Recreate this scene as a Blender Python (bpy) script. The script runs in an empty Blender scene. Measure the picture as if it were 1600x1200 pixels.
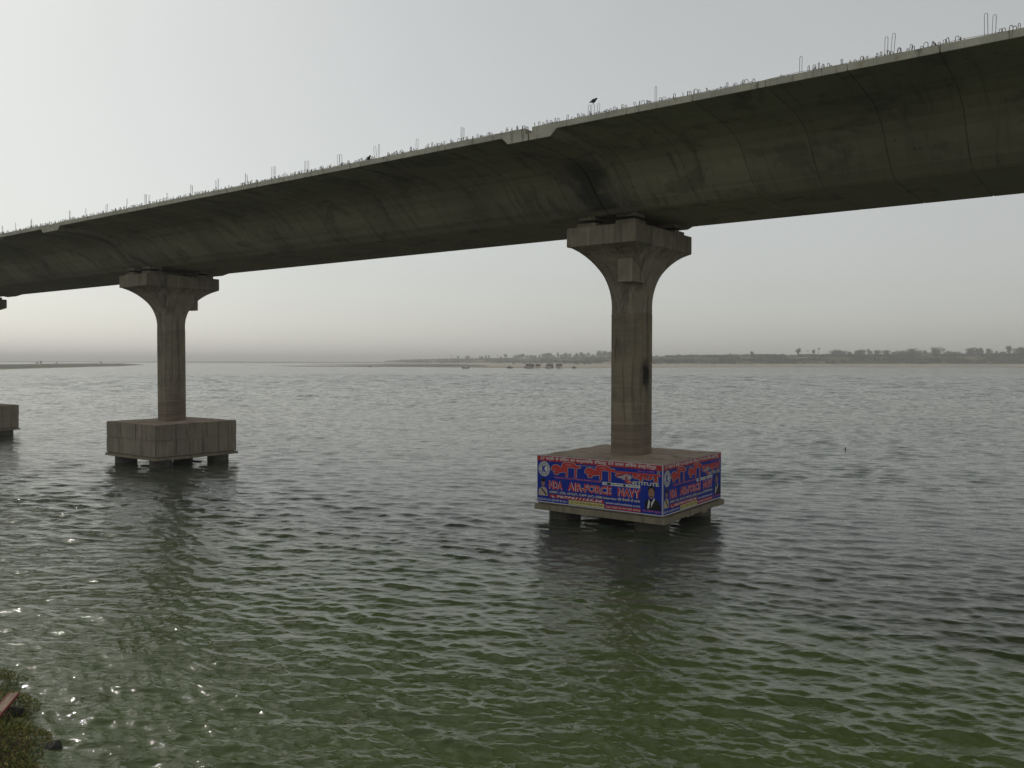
import bpy, bmesh, math, random
import numpy as np
from mathutils import Vector, Matrix
R = math.radians
C = bpy.context.scene.collection
scn = bpy.context.scene

# ------------------------------------------------------------------ camera
cam_d = bpy.data.cameras.new('camera')
cam = bpy.data.objects.new('camera', cam_d); C.objects.link(cam)
cam_d.sensor_width = 36.0
cam_d.lens = 1306.0 / 1600.0 * 36.0
cam_d.clip_start = 0.1; cam_d.clip_end = 60000
CAM_H = 8.6
cam.location = (0, 0, CAM_H)
PITCH, ROLL = R(1.56), R(-0.077)
cam.matrix_world = (Matrix.Translation((0, 0, CAM_H)) @ Matrix.Rotation(math.pi/2 - PITCH, 4, 'X')
                    @ Matrix.Rotation(-ROLL, 4, 'Z'))
scn.camera = cam

# ------------------------------------------------------------------ light
SUN_AZ, SUN_EL = -46.0, 40.0        # degrees from +Y towards +X, and above the horizon
w = bpy.data.worlds.new('World'); scn.world = w; w.use_nodes = True
nt = w.node_tree; nt.nodes.clear()
sky = nt.nodes.new('ShaderNodeTexSky'); sky.sky_type = 'NISHITA'; sky.sun_disc = False
sky.sun_elevation = R(SUN_EL); sky.sun_rotation = R(SUN_AZ)
sky.air_density = 1.0; sky.dust_density = 1.6; sky.ozone_density = 1.0; sky.altitude = 50
hs = nt.nodes.new('ShaderNodeHueSaturation'); hs.inputs['Saturation'].default_value = 0.30
gm = nt.nodes.new('ShaderNodeMixRGB'); gm.blend_type = 'MULTIPLY'; gm.inputs[0].default_value = 1
gm.inputs[2].default_value = (0.985, 1.0, 0.955, 1)
bg = nt.nodes.new('ShaderNodeBackground'); bg.inputs['Strength'].default_value = 0.042
# a thin, even overcast veil over the whole clear sky
veil = nt.nodes.new('ShaderNodeBackground'); veil.inputs[0].default_value = (1.0, .995, .945, 1); veil.inputs['Strength'].default_value = 0.205
addn = nt.nodes.new('ShaderNodeAddShader')
wo = nt.nodes.new('ShaderNodeOutputWorld')
nt.links.new(sky.outputs[0], hs.inputs['Color']); nt.links.new(hs.outputs[0], gm.inputs[1])
nt.links.new(gm.outputs[0], bg.inputs[0]); nt.links.new(bg.outputs[0], addn.inputs[0]); nt.links.new(veil.outputs[0], addn.inputs[1])
nt.links.new(addn.outputs[0], wo.inputs[0])
# barely visible unevenness of the veil, the same all over the sky
tcw = nt.nodes.new('ShaderNodeTexCoord'); nzw = nt.nodes.new('ShaderNodeTexNoise'); nzw.inputs['Scale'].default_value = 2.2; nzw.inputs['Detail'].default_value = 4
mrw = nt.nodes.new('ShaderNodeMapRange'); mrw.inputs[1].default_value = .3; mrw.inputs[2].default_value = .7; mrw.inputs[3].default_value = .94; mrw.inputs[4].default_value = 1.06
mlw = nt.nodes.new('ShaderNodeMixRGB'); mlw.blend_type = 'MULTIPLY'; mlw.inputs[0].default_value = 1; mlw.inputs[1].default_value = (1.0, 1.0, .96, 1)
nt.links.new(tcw.outputs['Generated'], nzw.inputs['Vector']); nt.links.new(nzw.outputs[0], mrw.inputs[0]); nt.links.new(mrw.outputs[0], mlw.inputs[2]); nt.links.new(mlw.outputs[0], veil.inputs[0])

sun_d = bpy.data.lights.new('sun', 'SUN'); sun_d.energy = .8; sun_d.angle = R(.8)
sun_d.color = (1.0, 0.95, 0.86)
sun = bpy.data.objects.new('sun', sun_d); C.objects.link(sun)
sd = Vector((math.sin(R(SUN_AZ))*math.cos(R(SUN_EL)), math.cos(R(SUN_AZ))*math.cos(R(SUN_EL)), math.sin(R(SUN_EL))))
sun.rotation_euler = sd.to_track_quat('Z', 'Y').to_euler()
sun.location = (0, 0, 100)

vs = scn.view_settings
vs.view_transform = 'Standard'; vs.look = 'None'; vs.gamma = 1; vs.use_curve_mapping = False
vs.exposure = 0.40
scn.cycles.use_denoising = True
scn.cycles.max_bounces = 6; scn.cycles.diffuse_bounces = 3; scn.cycles.glossy_bounces = 3
scn.cycles.transmission_bounces = 2; scn.cycles.volume_bounces = 0
scn.cycles.caustics_reflective = True; scn.cycles.caustics_refractive = False
scn.cycles.sample_clamp_indirect = 8.0; scn.cycles.sample_clamp_direct = 130.0

rng = random.Random(7)
nrg = np.random.default_rng(7)

# ------------------------------------------------------------------ helpers
def link(o, parent=None):
    C.objects.link(o)
    if parent is not None: o.parent = parent
    return o
def tag(o, label=None, cat=None, group=None, kind=None):
    if label: o['label'] = label
    if cat: o['category'] = cat
    if group: o['group'] = group
    if kind: o['kind'] = kind
    return o
def empty(name, loc=(0, 0, 0), rz=0.0):
    o = bpy.data.objects.new(name, None); o.empty_display_size = .3
    o.location = loc; o.rotation_euler = (0, 0, rz); C.objects.link(o); return o
class MB:
    def __init__(s): s.v = []; s.f = []; s.m = []
    def add(s, vs_, fs, mi=0):
        b = len(s.v); s.v += [tuple(v) for v in vs_]
        s.f += [tuple(i + b for i in f) for f in fs]; s.m += [mi]*len(fs)
    def box(s, x0, x1, y0, y1, z0, z1, mi=0):
        s.add([(x0,y0,z0),(x1,y0,z0),(x1,y1,z0),(x0,y1,z0),(x0,y0,z1),(x1,y0,z1),(x1,y1,z1),(x0,y1,z1)],
              [(0,3,2,1),(4,5,6,7),(0,1,5,4),(1,2,6,5),(2,3,7,6),(3,0,4,7)], mi)
    def rings(s, rs, cap=True, mi=0):
        n = len(rs[0]); vv = [p for r in rs for p in r]; ff = []
        for k in range(len(rs)-1):
            for i in range(n):
                j = (i+1) % n
                ff.append((k*n+i, k*n+j, (k+1)*n+j, (k+1)*n+i))
        if cap:
            ff.append(tuple(range(n))[::-1]); ff.append(tuple(range((len(rs)-1)*n, len(rs)*n)))
        s.add(vv, ff, mi)
    def cyl(s, x, y, z0, z1, r0, r1=None, n=24, mi=0):
        r1 = r0 if r1 is None else r1
        s.rings([[(x+r*math.cos(2*math.pi*i/n), y+r*math.sin(2*math.pi*i/n), z) for i in range(n)]
                 for z, r in ((z0, r0), (z1, r1))], mi=mi)
    def tube(s, pts, rad, n=4, mi=0):
        pts = [Vector(p) for p in pts]; rs = []
        for i, p in enumerate(pts):
            a = pts[max(i-1, 0)]; b = pts[min(i+1, len(pts)-1)]; t = (b-a).normalized()
            u = t.orthogonal().normalized() if i == 0 else (u - t*u.dot(t)).normalized()
            q = t.cross(u); r = rad[i] if isinstance(rad, (list, tuple)) else rad
            rs.append([p + (u*math.cos(2*math.pi*k/n) + q*math.sin(2*math.pi*k/n))*r for k in range(n)])
        s.rings(rs, mi=mi)
    def mesh(s, name, mats, smooth=False):
        me = bpy.data.meshes.new(name); me.from_pydata(s.v, [], s.f)
        for m in (mats if isinstance(mats, (list, tuple)) else [mats]): me.materials.append(m)
        if any(s.m): me.polygons.foreach_set('material_index', s.m)
        if smooth: me.polygons.foreach_set('use_smooth', [True]*len(me.polygons))
        me.update(); return me
    def build(s, name, mats, parent=None, smooth=False, fix=True):
        me = s.mesh(name, mats, smooth)
        if fix:
            bm = bmesh.new(); bm.from_mesh(me); bmesh.ops.recalc_face_normals(bm, faces=bm.faces); bm.to_mesh(me); bm.free()
        return link(bpy.data.objects.new(name, me), parent)
def grid_obj(name, P, mat, smooth=True):
    """P: (n,m,3) numpy grid -> mesh object"""
    n, m = P.shape[:2]; me = bpy.data.meshes.new(name)
    me.vertices.add(n*m); me.vertices.foreach_set('co', P.reshape(-1).astype(np.float32))
    i = np.arange(n*m).reshape(n, m)
    q = np.stack([i[:-1, :-1], i[:-1, 1:], i[1:, 1:], i[1:, :-1]], -1).reshape(-1, 4)
    k = len(q); me.loops.add(k*4); me.loops.foreach_set('vertex_index', q.reshape(-1).astype(np.int32))
    me.polygons.add(k); me.polygons.foreach_set('loop_start', np.arange(0, k*4, 4, dtype=np.int32))
    me.polygons.foreach_set('loop_total', np.full(k, 4, dtype=np.int32))
    me.polygons.foreach_set('use_smooth', np.full(k, smooth))
    me.update(calc_edges=True); me.validate()
    me.materials.append(mat)
    return link(bpy.data.objects.new(name, me))

# --------------------------------------------------------------- materials
class NT:
    def __init__(s, name):
        s.mat = bpy.data.materials.new(name); s.mat.use_nodes = True
        s.t = s.mat.node_tree; s.t.nodes.clear()
        s.out = s.t.nodes.new('ShaderNodeOutputMaterial'); s.p = s.t.nodes.new('ShaderNodeBsdfPrincipled')
        s.t.links.new(s.p.outputs[0], s.out.inputs[0])
    def n(s, t, **kw):
        o = s.t.nodes.new(t)
        for k, v in kw.items(): setattr(o, k, v)
        return o
    def l(s, a, b): s.t.links.new(a, b)
    def put(s, sock, v):
        if hasattr(v, 'links'): s.l(v, sock)
        elif isinstance(v, (tuple, list)) and len(v) == 3 and sock.type == 'RGBA': sock.default_value = (*v, 1)
        else: sock.default_value = v
    def noise(s, vec, scale, detail=4, rough=.55, dist=0.0):
        o = s.n('ShaderNodeTexNoise'); s.l(vec, o.inputs['Vector'])
        o.inputs['Scale'].default_value = scale; o.inputs['Detail'].default_value = detail
        o.inputs['Roughness'].default_value = rough; o.inputs['Distortion'].default_value = dist
        return o.outputs[0]
    def mapping(s, vec, scale=(1, 1, 1), rot=(0, 0, 0), loc=(0, 0, 0)):
        o = s.n('ShaderNodeMapping'); s.l(vec, o.inputs[0])
        o.inputs['Scale'].default_value = scale; o.inputs['Rotation'].default_value = rot; o.inputs['Location'].default_value = loc
        return o.outputs[0]
    def ramp(s, fac, a, b, lo=0.0, hi=1.0):
        o = s.n('ShaderNodeMapRange'); s.put(o.inputs[0], fac)
        o.inputs[1].default_value = a; o.inputs[2].default_value = b; o.inputs[3].default_value = lo; o.inputs[4].default_value = hi
        o.interpolation_type = 'SMOOTHSTEP'; return o.outputs[0]
    def mix(s, fac, a, b, mode='MIX'):
        o = s.n('ShaderNodeMixRGB', blend_type=mode); s.put(o.inputs[0], fac); s.put(o.inputs[1], a); s.put(o.inputs[2], b); return o.outputs[0]
    def math(s, op, a, b=0.0, clamp=False):
        o = s.n('ShaderNodeMath', operation=op, use_clamp=clamp); s.put(o.inputs[0], a); s.put(o.inputs[1], b); return o.outputs[0]
    def sep(s, vec):
        o = s.n('ShaderNodeSeparateXYZ'); s.l(vec, o.inputs[0]); return o.outputs
    def bump(s, h, strength=.3, dist=.02, normal=None):
        o = s.n('ShaderNodeBump'); o.inputs['Strength'].default_value = strength; o.inputs['Distance'].default_value = dist
        s.l(h, o.inputs['Height'])
        if normal is not None: s.l(normal, o.inputs['Normal'])
        return o.outputs[0]
    def fin(s, col, rough=.85, normal=None, spec=.3):
        s.put(s.p.inputs['Base Color'], col); s.put(s.p.inputs['Roughness'], rough)
        s.p.inputs['Specular IOR Level'].default_value = spec
        if normal is not None: s.l(normal, s.p.inputs['Normal'])
        return s.mat
    def obj(s): return s.n('ShaderNodeTexCoord').outputs['Object']
    def pos(s): return s.n('ShaderNodeNewGeometry').outputs['Position']
def flat(name, col, rough=.6, spec=.3):
    m = NT(name); c = m.noise(m.obj(), 9, 3)
    return m.fin(m.mix(m.ramp(c, .3, .7), col, tuple(x*.86 for x in col)), rough, spec=spec)

PHI = R(53.6)
DX, DY = math.sin(PHI), -math.cos(PHI)       # local +x of the bridge: towards the right of the picture, nearer
BRZ = math.atan2(DY, DX)
P1 = Vector((6.52, 45.58, 0))
def bw(s, n, z=0.0):
    """bridge frame (s away from the camera along the bridge, n across) to world"""
    return Vector((P1.x - s*DX + n*math.cos(PHI), P1.y - s*DY + n*math.sin(PHI), z))

def concrete_girder():
    m = NT('girder_concrete')
    pl = m.mapping(m.pos(), loc=(0, 0, 0))
    tr = m.n('ShaderNodeVectorMath', operation='SUBTRACT'); m.l(pl, tr.inputs[0]); tr.inputs[1].default_value = (P1.x, P1.y, 0)
    loc = m.mapping(tr.outputs[0], rot=(0, 0, -BRZ))
    x, y, z = m.sep(loc)
    big = m.noise(loc, .22, 5, .6); mid = m.noise(loc, 1.3, 6, .65); fine = m.noise(loc, 14, 4, .6)
    streak = m.noise(m.mapping(loc, scale=(2.2, .22, .22)), 1.0, 5, .6, .4)
    drip = m.noise(m.mapping(loc, scale=(.9, .16, .2), loc=(7, 3, 1)), 1.0, 6, .7, .8)
    c = m.mix(m.ramp(big, .35, .65), (.46, .425, .31), (.345, .325, .24))
    c = m.mix(m.math('MULTIPLY', m.ramp(mid, .3, .75), .55), c, (.47, .42, .31))
    c = m.mix(m.math('MULTIPLY', m.ramp(streak, .52, .72), .6), c, (.17, .165, .125))
    c = m.mix(m.math('MULTIPLY', m.ramp(drip, .55, .68), .7), c, (.14, .14, .112))
    # formwork board lines running along the girder
    brd = m.noise(m.mapping(loc, scale=(.05, 3.0, 3.0)), 1.0, 2)
    c = m.mix(m.math('MULTIPLY', m.ramp(brd, .5, .7), .22), c, (.10, .10, .075))
    oi = m.n('ShaderNodeObjectInfo')                  # each segment was cast on its own day
    c = m.mix(m.ramp(oi.outputs['Random'], 0, 1, 0, .38), c, (.20, .19, .15))
    # small honeycomb spots
    sp = m.noise(m.mapping(loc, scale=(1, 1, 1.4)), 2.4, 3, .5)
    c = m.mix(m.math('MULTIPLY', m.ramp(sp, .70, .76), .6), c, (.04, .04, .032))
    # water that leaked through the expansion joints left broad dark stains on the webs
    wob = m.math('MULTIPLY', m.math('SUBTRACT', m.noise(m.mapping(loc, scale=(.5, .5, .5)), 1.6, 5, .65), .5), 2.6)
    for k, (jx, wd, am) in enumerate(((.43, 1.1, .85), (-43.57, .9, .35))):
        d = m.math('ABSOLUTE', m.math('SUBTRACT', m.math('ADD', x, wob), jx))
        st = m.math('MULTIPLY', m.ramp(d, wd*.35, wd*1.35, 1, 0), m.ramp(y, -7.6, -6.2, 0, 1))
        st = m.math('MULTIPLY', st, m.ramp(z, 18.6, 17.6, .35, 1))
        c = m.mix(m.math('MULTIPLY', st, am), c, (.045, .047, .046))
    c = m.mix(m.ramp(z, 16.30, 16.16, 0, .55), c, (.50, .44, .33))          # soffit painted paler for light bounced off the water
    blo = m.noise(m.mapping(loc, scale=(.42, .5, .5), loc=(2, 7, 3)), 1.0, 6, .7, .6)
    c = m.mix(m.math('MULTIPLY', m.ramp(blo, .53, .63), .5), c, (.15, .15, .12))
    # the fascia is paler, skylight painted in, with rust and drips of its own
    fa = m.math('MULTIPLY', m.ramp(y, -10.30, -10.34, 0, 1), 1.0)
    fd = m.noise(m.mapping(loc, scale=(4.5, 1, .7)), 1.0, 5, .7)
    fc = m.mix(m.ramp(m.noise(loc, .8, 5, .6), .35, .7), (.56, .54, .44), (.42, .41, .335))
    fc = m.mix(m.math('MULTIPLY', m.ramp(fd, .55, .68), .75), fc, (.12, .115, .095))
    fc = m.mix(m.math('MULTIPLY', m.ramp(m.noise(loc, 1.7, 3), .66, .74), .5), fc, (.33, .22, .12))
    c = m.mix(fa, c, fc)
    c = m.mix(m.math('MULTIPLY', fine, .25), c, (.06, .06, .05), 'MIX')
    h = m.math('ADD', m.math('MULTIPLY', fine, .4), mid)
    return m.fin(c, .9, m.bump(h, .5, .02), spec=.2)

def concrete_pier(name, base, base2, dark, kind):
    m = NT(name); loc = m.obj(); x, y, z = m.sep(loc)
    big = m.noise(loc, .5, 5, .6); mid = m.noise(loc, 2.2, 6, .65); fine = m.noise(loc, 22, 4, .6)
    vq = 1.7 if kind == 'head' else 3.4
    vs1 = m.noise(m.mapping(loc, scale=(vq, vq, .13)), 1.0, 6, .7, .6)
    vs2 = m.noise(m.mapping(loc, scale=(1.3, 1.3, .16), loc=(4, 4, 0)), 1.0, 6, .7, .5)
    c = m.mix(m.ramp(big, .35, .65), base, base2)
    c = m.mix(m.math('MULTIPLY', m.ramp(mid, .45, .75), .35), c, tuple(v*1.3 for v in base))
    c = m.mix(m.math('MULTIPLY', m.ramp(vs1, .50, .68), .62), c, dark)
    c = m.mix(m.math('MULTIPLY', m.ramp(vs2, .54, .66), .60), c, dark)
    pale = m.noise(m.mapping(loc, scale=(5, 5, .12), loc=(1, 9, 0)), 1.0, 3, .5)
    c = m.mix(m.math('MULTIPLY', m.ramp(pale, .60, .70), .35), c, tuple(v*1.55 for v in base))
    if kind == 'shaft':
        # old flood marks: brown silt over the lowest two metres with tide lines
        silt = m.ramp(m.math('ADD', z, m.math('MULTIPLY', mid, .5)), 5.0, 6.2, 1, 0)
        tide = m.noise(m.mapping(loc, scale=(.15, .15, 4.2)), 1.0, 4, .6)
        sc = m.mix(m.ramp(tide, .4, .62), (.175, .138, .102), (.255, .208, .156))
        c = m.mix(m.math('MULTIPLY', silt, .8), c, sc)
        band = m.math('MULTIPLY', m.ramp(m.noise(m.mapping(loc, scale=(.1, .1, 5)), 1.0, 2), .56, .64), .25)
        c = m.mix(band, c, tuple(v*1.3 for v in base))
    if kind == 'cap':
        top = m.ramp(z, 3.50, 3.575, 0, 1)
        tc = m.mix(m.ramp(m.noise(loc, .7, 6, .7, .8), .4, .6), (.40, .30, .225), (.48, .40, .31))  # brown dusty top, its tone painted paler for the sky light on it
        tc = m.mix(m.math('MULTIPLY', m.ramp(m.noise(loc, 1.6, 6, .7, .5), .55, .66), .8), tc, (.085, .065, .052))
        tc = m.mix(m.math('MULTIPLY', m.ramp(m.noise(m.mapping(loc, loc=(5, 5, 5)), .9, 6, .7, .5), .60, .68), .6), tc, (.42, .38, .31))
        c = m.mix(top, c, tc)
        low = m.ramp(m.math('ADD', z, m.math('MULTIPLY', mid, .5)), 1.1, 1.7, 1, 0)
        c = m.mix(m.math('MULTIPLY', low, .35), c, (.27, .25, .17))
    c = m.mix(m.math('MULTIPLY', fine, .22), c, tuple(v*.4 for v in base))
    return m, c, m.bump(m.math('ADD', m.math('MULTIPLY', fine, .4), mid), .45, .02)

M = {}
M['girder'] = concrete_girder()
_m, _c, _b = concrete_pier('shaft_concrete', (.33, .285, .21), (.22, .195, .148), (.060, .056, .045), 'shaft')
# a soot mark the size of a person on the near shaft
_x, _y, _z = _m.sep(_m.obj())
M['shaft_far'] = _m.fin(_c, .9, _b, spec=.2)
_m, _c, _b = concrete_pier('shaft_concrete_with_soot', (.33, .28, .20), (.215, .188, .135), (.055, .050, .040), 'shaft')
_o = _m.obj(); _x, _y, _z = _m.sep(_o)
_wx = _m.math('MULTIPLY', _m.math('SUBTRACT', _m.noise(_o, 2.2, 4), .5), .5)
_dx = _m.math('DIVIDE', _m.math('ADD', _m.math('SUBTRACT', _y, -.15), _wx), .50)
_dz = _m.math('DIVIDE', _m.math('ADD', _m.math('SUBTRACT', _z, 7.95), _wx), .95)
_d = _m.math('SQRT', _m.math('ADD', _m.math('MULTIPLY', _dx, _dx), _m.math('MULTIPLY', _dz, _dz)))
_c = _m.mix(_m.math('MULTIPLY', _m.ramp(_d, .35, 1.25, 1, 0), .92), _c, (.014, .013, .012))
M['shaft_near'] = _m.fin(_c, .9, _b, spec=.2)
_m, _c, _b = concrete_pier('head_concrete', (.40, .345, .265), (.27, .24, .18), (.075, .072, .058), 'head')
M['head'] = _m.fin(_c, .9, _b, spec=.2)
_m, _c, _b = concrete_pier('cap_concrete', (.33, .29, .22), (.25, .22, .168), (.11, .09, .068), 'cap')
M['cap'] = _m.fin(_c, .9, _b, spec=.2)
_m, _c, _b = concrete_pier('ledge_concrete', (.30, .265, .185), (.24, .21, .15), (.10, .09, .065), 'ledge')
M['ledge'] = _m.fin(_c, .9, _b, spec=.2)
_m, _c, _b = concrete_pier('pile_concrete', (.11, .10, .08), (.07, .065, .052), (.03, .03, .025), 'pile')
M['pile'] = _m.fin(_c, .7, _b, spec=.4)
M['rubber'] = flat('bearing_rubber', (.02, .02, .02), .7)
_m = NT('rebar_steel'); M['rebar'] = _m.fin(_m.mix(_m.ramp(_m.noise(_m.obj(), 3, 3), .4, .6), (.075, .062, .06), (.12, .085, .06)), .7, spec=.4)

# ------------------------------------------------------------------- water
def make_water():
    m = NT('river_water'); p = m.pos()
    q = m.mapping(p, rot=(0, 0, R(14)), scale=(1, 1.7, 1))
    n1 = m.noise(q, 2.3, 4, .55, .6); n2 = m.noise(m.mapping(p, rot=(0, 0, R(-24)), scale=(1, 1.5, 1)), 8.5, 2, .5, .6)
    n3 = m.noise(m.mapping(p, rot=(0, 0, R(6)), scale=(1, 2.0, 1)), .33, 3, .5, .3)
    gust = m.noise(m.mapping(p, rot=(0, 0, R(-10)), scale=(.03, .07, 1)), 1.0, 4, .6)
    gf = m.ramp(gust, .36, .60, .72, 1.0)
    h = m.math('ADD', m.math('MULTIPLY', n1, .030), m.math('MULTIPLY', n2, .0055))
    h = m.math('ADD', h, m.math('MULTIPLY', n3, .12))
    rdg = m.math('ABSOLUTE', m.math('SUBTRACT', m.noise(m.mapping(p, rot=(0, 0, R(17)), scale=(.75, 1.6, 1), loc=(3, 1, 0)), 1.5, 3, .5, .7), .5))
    rd2 = m.math('ABSOLUTE', m.math('SUBTRACT', m.noise(m.mapping(p, rot=(0, 0, R(-12)), scale=(.8, 1.7, 1)), 3.6, 2, .5, .6), .5))
    h = m.math('SUBTRACT', h, m.math('ADD', m.math('MULTIPLY', rdg, .04), m.math('MULTIPLY', rd2, .009)))   # sharp little crests
    h = m.math('MULTIPLY', h, gf)
    dl = m.n('ShaderNodeVectorMath', operation='LENGTH'); m.l(p, dl.inputs[0])
    h = m.math('MULTIPLY', h, m.ramp(dl.outputs['Value'], 38, 150, 1.0, 2.5))   # takes over from the modelled waves
    nb = m.bump(h, 1.0, 1.0)
    x, y, z = m.sep(p)
    # the green of the shallows by the near bank gives way to grey-green further out
    d = m.math('ADD', y, m.math('MULTIPLY', x, .35))
    sh = m.ramp(m.math('ADD', d, m.math('MULTIPLY', m.noise(p, .08, 4), 18)), 22, 62, 1, 0)
    c = m.mix(sh, (.050, .062, .048), (.056, .078, .022))
    c = m.mix(m.math('MULTIPLY', m.ramp(m.noise(p, .5, 4), .35, .7), .35), c, (.045, .052, .020))
    m.put(m.p.inputs['Base Color'], c); m.p.inputs['IOR'].default_value = 1.333
    dist = m.n('ShaderNodeVectorMath', operation='LENGTH'); m.l(p, dist.inputs[0])
    m.l(m.ramp(dist.outputs['Value'], 60, 900, .015, .13), m.p.inputs['Roughness'])    # ripples too small to model far out
    pass; m.p.inputs['Specular IOR Level'].default_value = .5
    # beyond some fifty metres wavelets are narrower than a pixel: tilt the normal itself instead of bumping
    wn = m.n('ShaderNodeTexNoise'); m.l(m.mapping(p, rot=(0, 0, R(10)), scale=(.9, 1.7, 1)), wn.inputs['Vector'])
    wn.inputs['Scale'].default_value = 1.1; wn.inputs['Detail'].default_value = 3
    w2 = m.n('ShaderNodeVectorMath', operation='SUBTRACT'); m.l(wn.outputs['Color'], w2.inputs[0]); w2.inputs[1].default_value = (.5, .5, .5)
    w3 = m.n('ShaderNodeVectorMath', operation='MULTIPLY'); m.l(w2.outputs[0], w3.inputs[0]); w3.inputs[1].default_value = (.75, 1.25, 0)
    w4 = m.n('ShaderNodeVectorMath', operation='SCALE'); m.l(w3.outputs[0], w4.inputs[0]); m.l(m.math('MULTIPLY', m.ramp(dl.outputs['Value'], 40, 170, 0, 1.15), gf), w4.inputs['Scale'])
    w5 = m.n('ShaderNodeVectorMath', operation='ADD'); m.l(nb, w5.inputs[0]); m.l(w4.outputs[0], w5.inputs[1])
    w6 = m.n('ShaderNodeVectorMath', operation='NORMALIZE'); m.l(w5.outputs[0], w6.inputs[0])
    m.l(w6.outputs[0], m.p.inputs['Normal'])
    return m.mat
M['water'] = make_water()

def wave_height(X, Y, cell):
    Z = np.zeros_like(X); DXs = np.zeros_like(X); DYs = np.zeros_like(X)
    r = np.random.default_rng(11)
    # gusts: calmer and rougher patches
    g = np.zeros_like(X)
    for k in range(14):
        L = 22*2**(r.random()*2.4); a = r.random()*6.283; g += np.sin((X*np.cos(a)*.55 + Y*np.sin(a))*6.283/L + r.random()*6.283)
    gust = np.clip(.85 + .10*g, .55, 1.25)
    main = R(-104)
    for k in range(190):
        L = .19*(2.1/.19)**r.random()
        a = main + r.normal(0, .50 if L < .7 else .36)
        kx, ky = math.cos(a)*6.283/L, math.sin(a)*6.283/L
        amp = .0039*L**.72
        wgt = np.clip((L/cell - 2.0)/2.0, 0, 1)
        ph = kx*X + ky*Y + r.random()*6.283
        A = amp*wgt*gust
        Z += A*np.sin(ph); DXs += A*.9*math.cos(a)*np.cos(ph); DYs += A*.9*math.sin(a)*np.cos(ph)
    rad = np.hypot(X, Y); fr = np.clip((rad - 90)/260, 0, 1)       # open water further out carries longer wind waves
    for k in range(60):
        L = 2.3*(15/2.3)**r.random(); a = main + r.normal(0, .4)
        kx, ky = math.cos(a)*6.283/L, math.sin(a)*6.283/L
        Z += .0042*L*np.clip((L/cell - 1.6)/1.5, 0, 1)*fr*np.sin(kx*X + ky*Y + r.random()*6.283)
    return Z, DXs, DYs
def build_water():
    core = np.linspace(-44, 44, 721)
    side = np.array([49, 56, 65, 76, 90, 110.])
    th = np.radians(np.concatenate([-side[::-1], core, side]))
    rr = [9.0]
    while rr[-1] < 26000: 
        q = rr[-1]; rr.append(q + (q*.0038 if q < 480 else q*.0038*(1+(q-480)/160.)**.9 if q < 1500 else q*.12))
    rr = np.array(rr)
    T, Rr = np.meshgrid(th, rr)
    X = Rr*np.sin(T); Y = Rr*np.cos(T)
    cell = np.maximum(Rr*.0038*np.where(Rr > 480, 1+(Rr-480)/160., 1), Rr*R(88/720.))
    cell = np.where(np.abs(T) > R(44.5), 50, cell)
    Z, a, b = wave_height(X, Y, cell)
    Z = Z + .18
    fade = np.clip((1400 - Rr)/500, 0, 1)
    P = np.stack([X + a*fade, Y + b*fade, (Z-.18)*fade + .18], -1)
    o = grid_obj('river', P[:, ::-1], M['water']); print('water verts', X.size)
    tag(o, 'rippled grey-green river stretching out to the hazy horizon', None, kind='structure')
build_water()

# ------------------------------------------------- banks, sandbars, islands
def interp(x, xs, ys): return np.interp(x, xs, ys)
def terrain_mat(name, veg_lo, veg_hi, sand=(.36, .325, .26)):
    m = NT(name); p = m.pos(); x, y, z = m.sep(p)
    q = m.mapping(p, scale=(1, .35, 1))
    a = m.noise(q, .012, 7, .65); b = m.noise(q, .05, 6, .7); cc = m.noise(m.mapping(p, scale=(1, .5, 1)), .0042, 5, .6)
    zz = m.math('ADD', z, m.math('MULTIPLY', m.math('SUBTRACT', a, .5), (veg_hi-veg_lo)*1.6))
    v = m.ramp(zz, veg_lo, veg_hi)
    veg = m.mix(m.ramp(b, .38, .62), (.018, .028, .010), (.055, .060, .024))
    veg = m.mix(m.math('MULTIPLY', m.ramp(a, .52, .64), .6), veg, (.10, .085, .045))
    veg = m.mix(m.math('MULTIPLY', m.ramp(m.noise(q, .03, 5, .6, 1.5), .60, .66), .8), veg, (.36, .28, .19))
    sd_ = m.mix(m.ramp(b, .35, .65), sand, tuple(k*.72 for k in sand))
    sd_ = m.mix(m.ramp(z, .25, .9, 1, 0), sd_, (.16, .13, .085))
    c = m.mix(v, sd_, veg)
    return m.fin(c, .95, m.bump(b, .6, 2.0), spec=.1)
M['bank'] = terrain_mat('far_bank_ground', 3.9, 5.6)
M['bank2'] = terrain_mat('sandbar_ground', 1.0, 2.2)
M['bank3'] = terrain_mat('island_ground', .45, 1.1, (.30, .28, .22))

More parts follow.
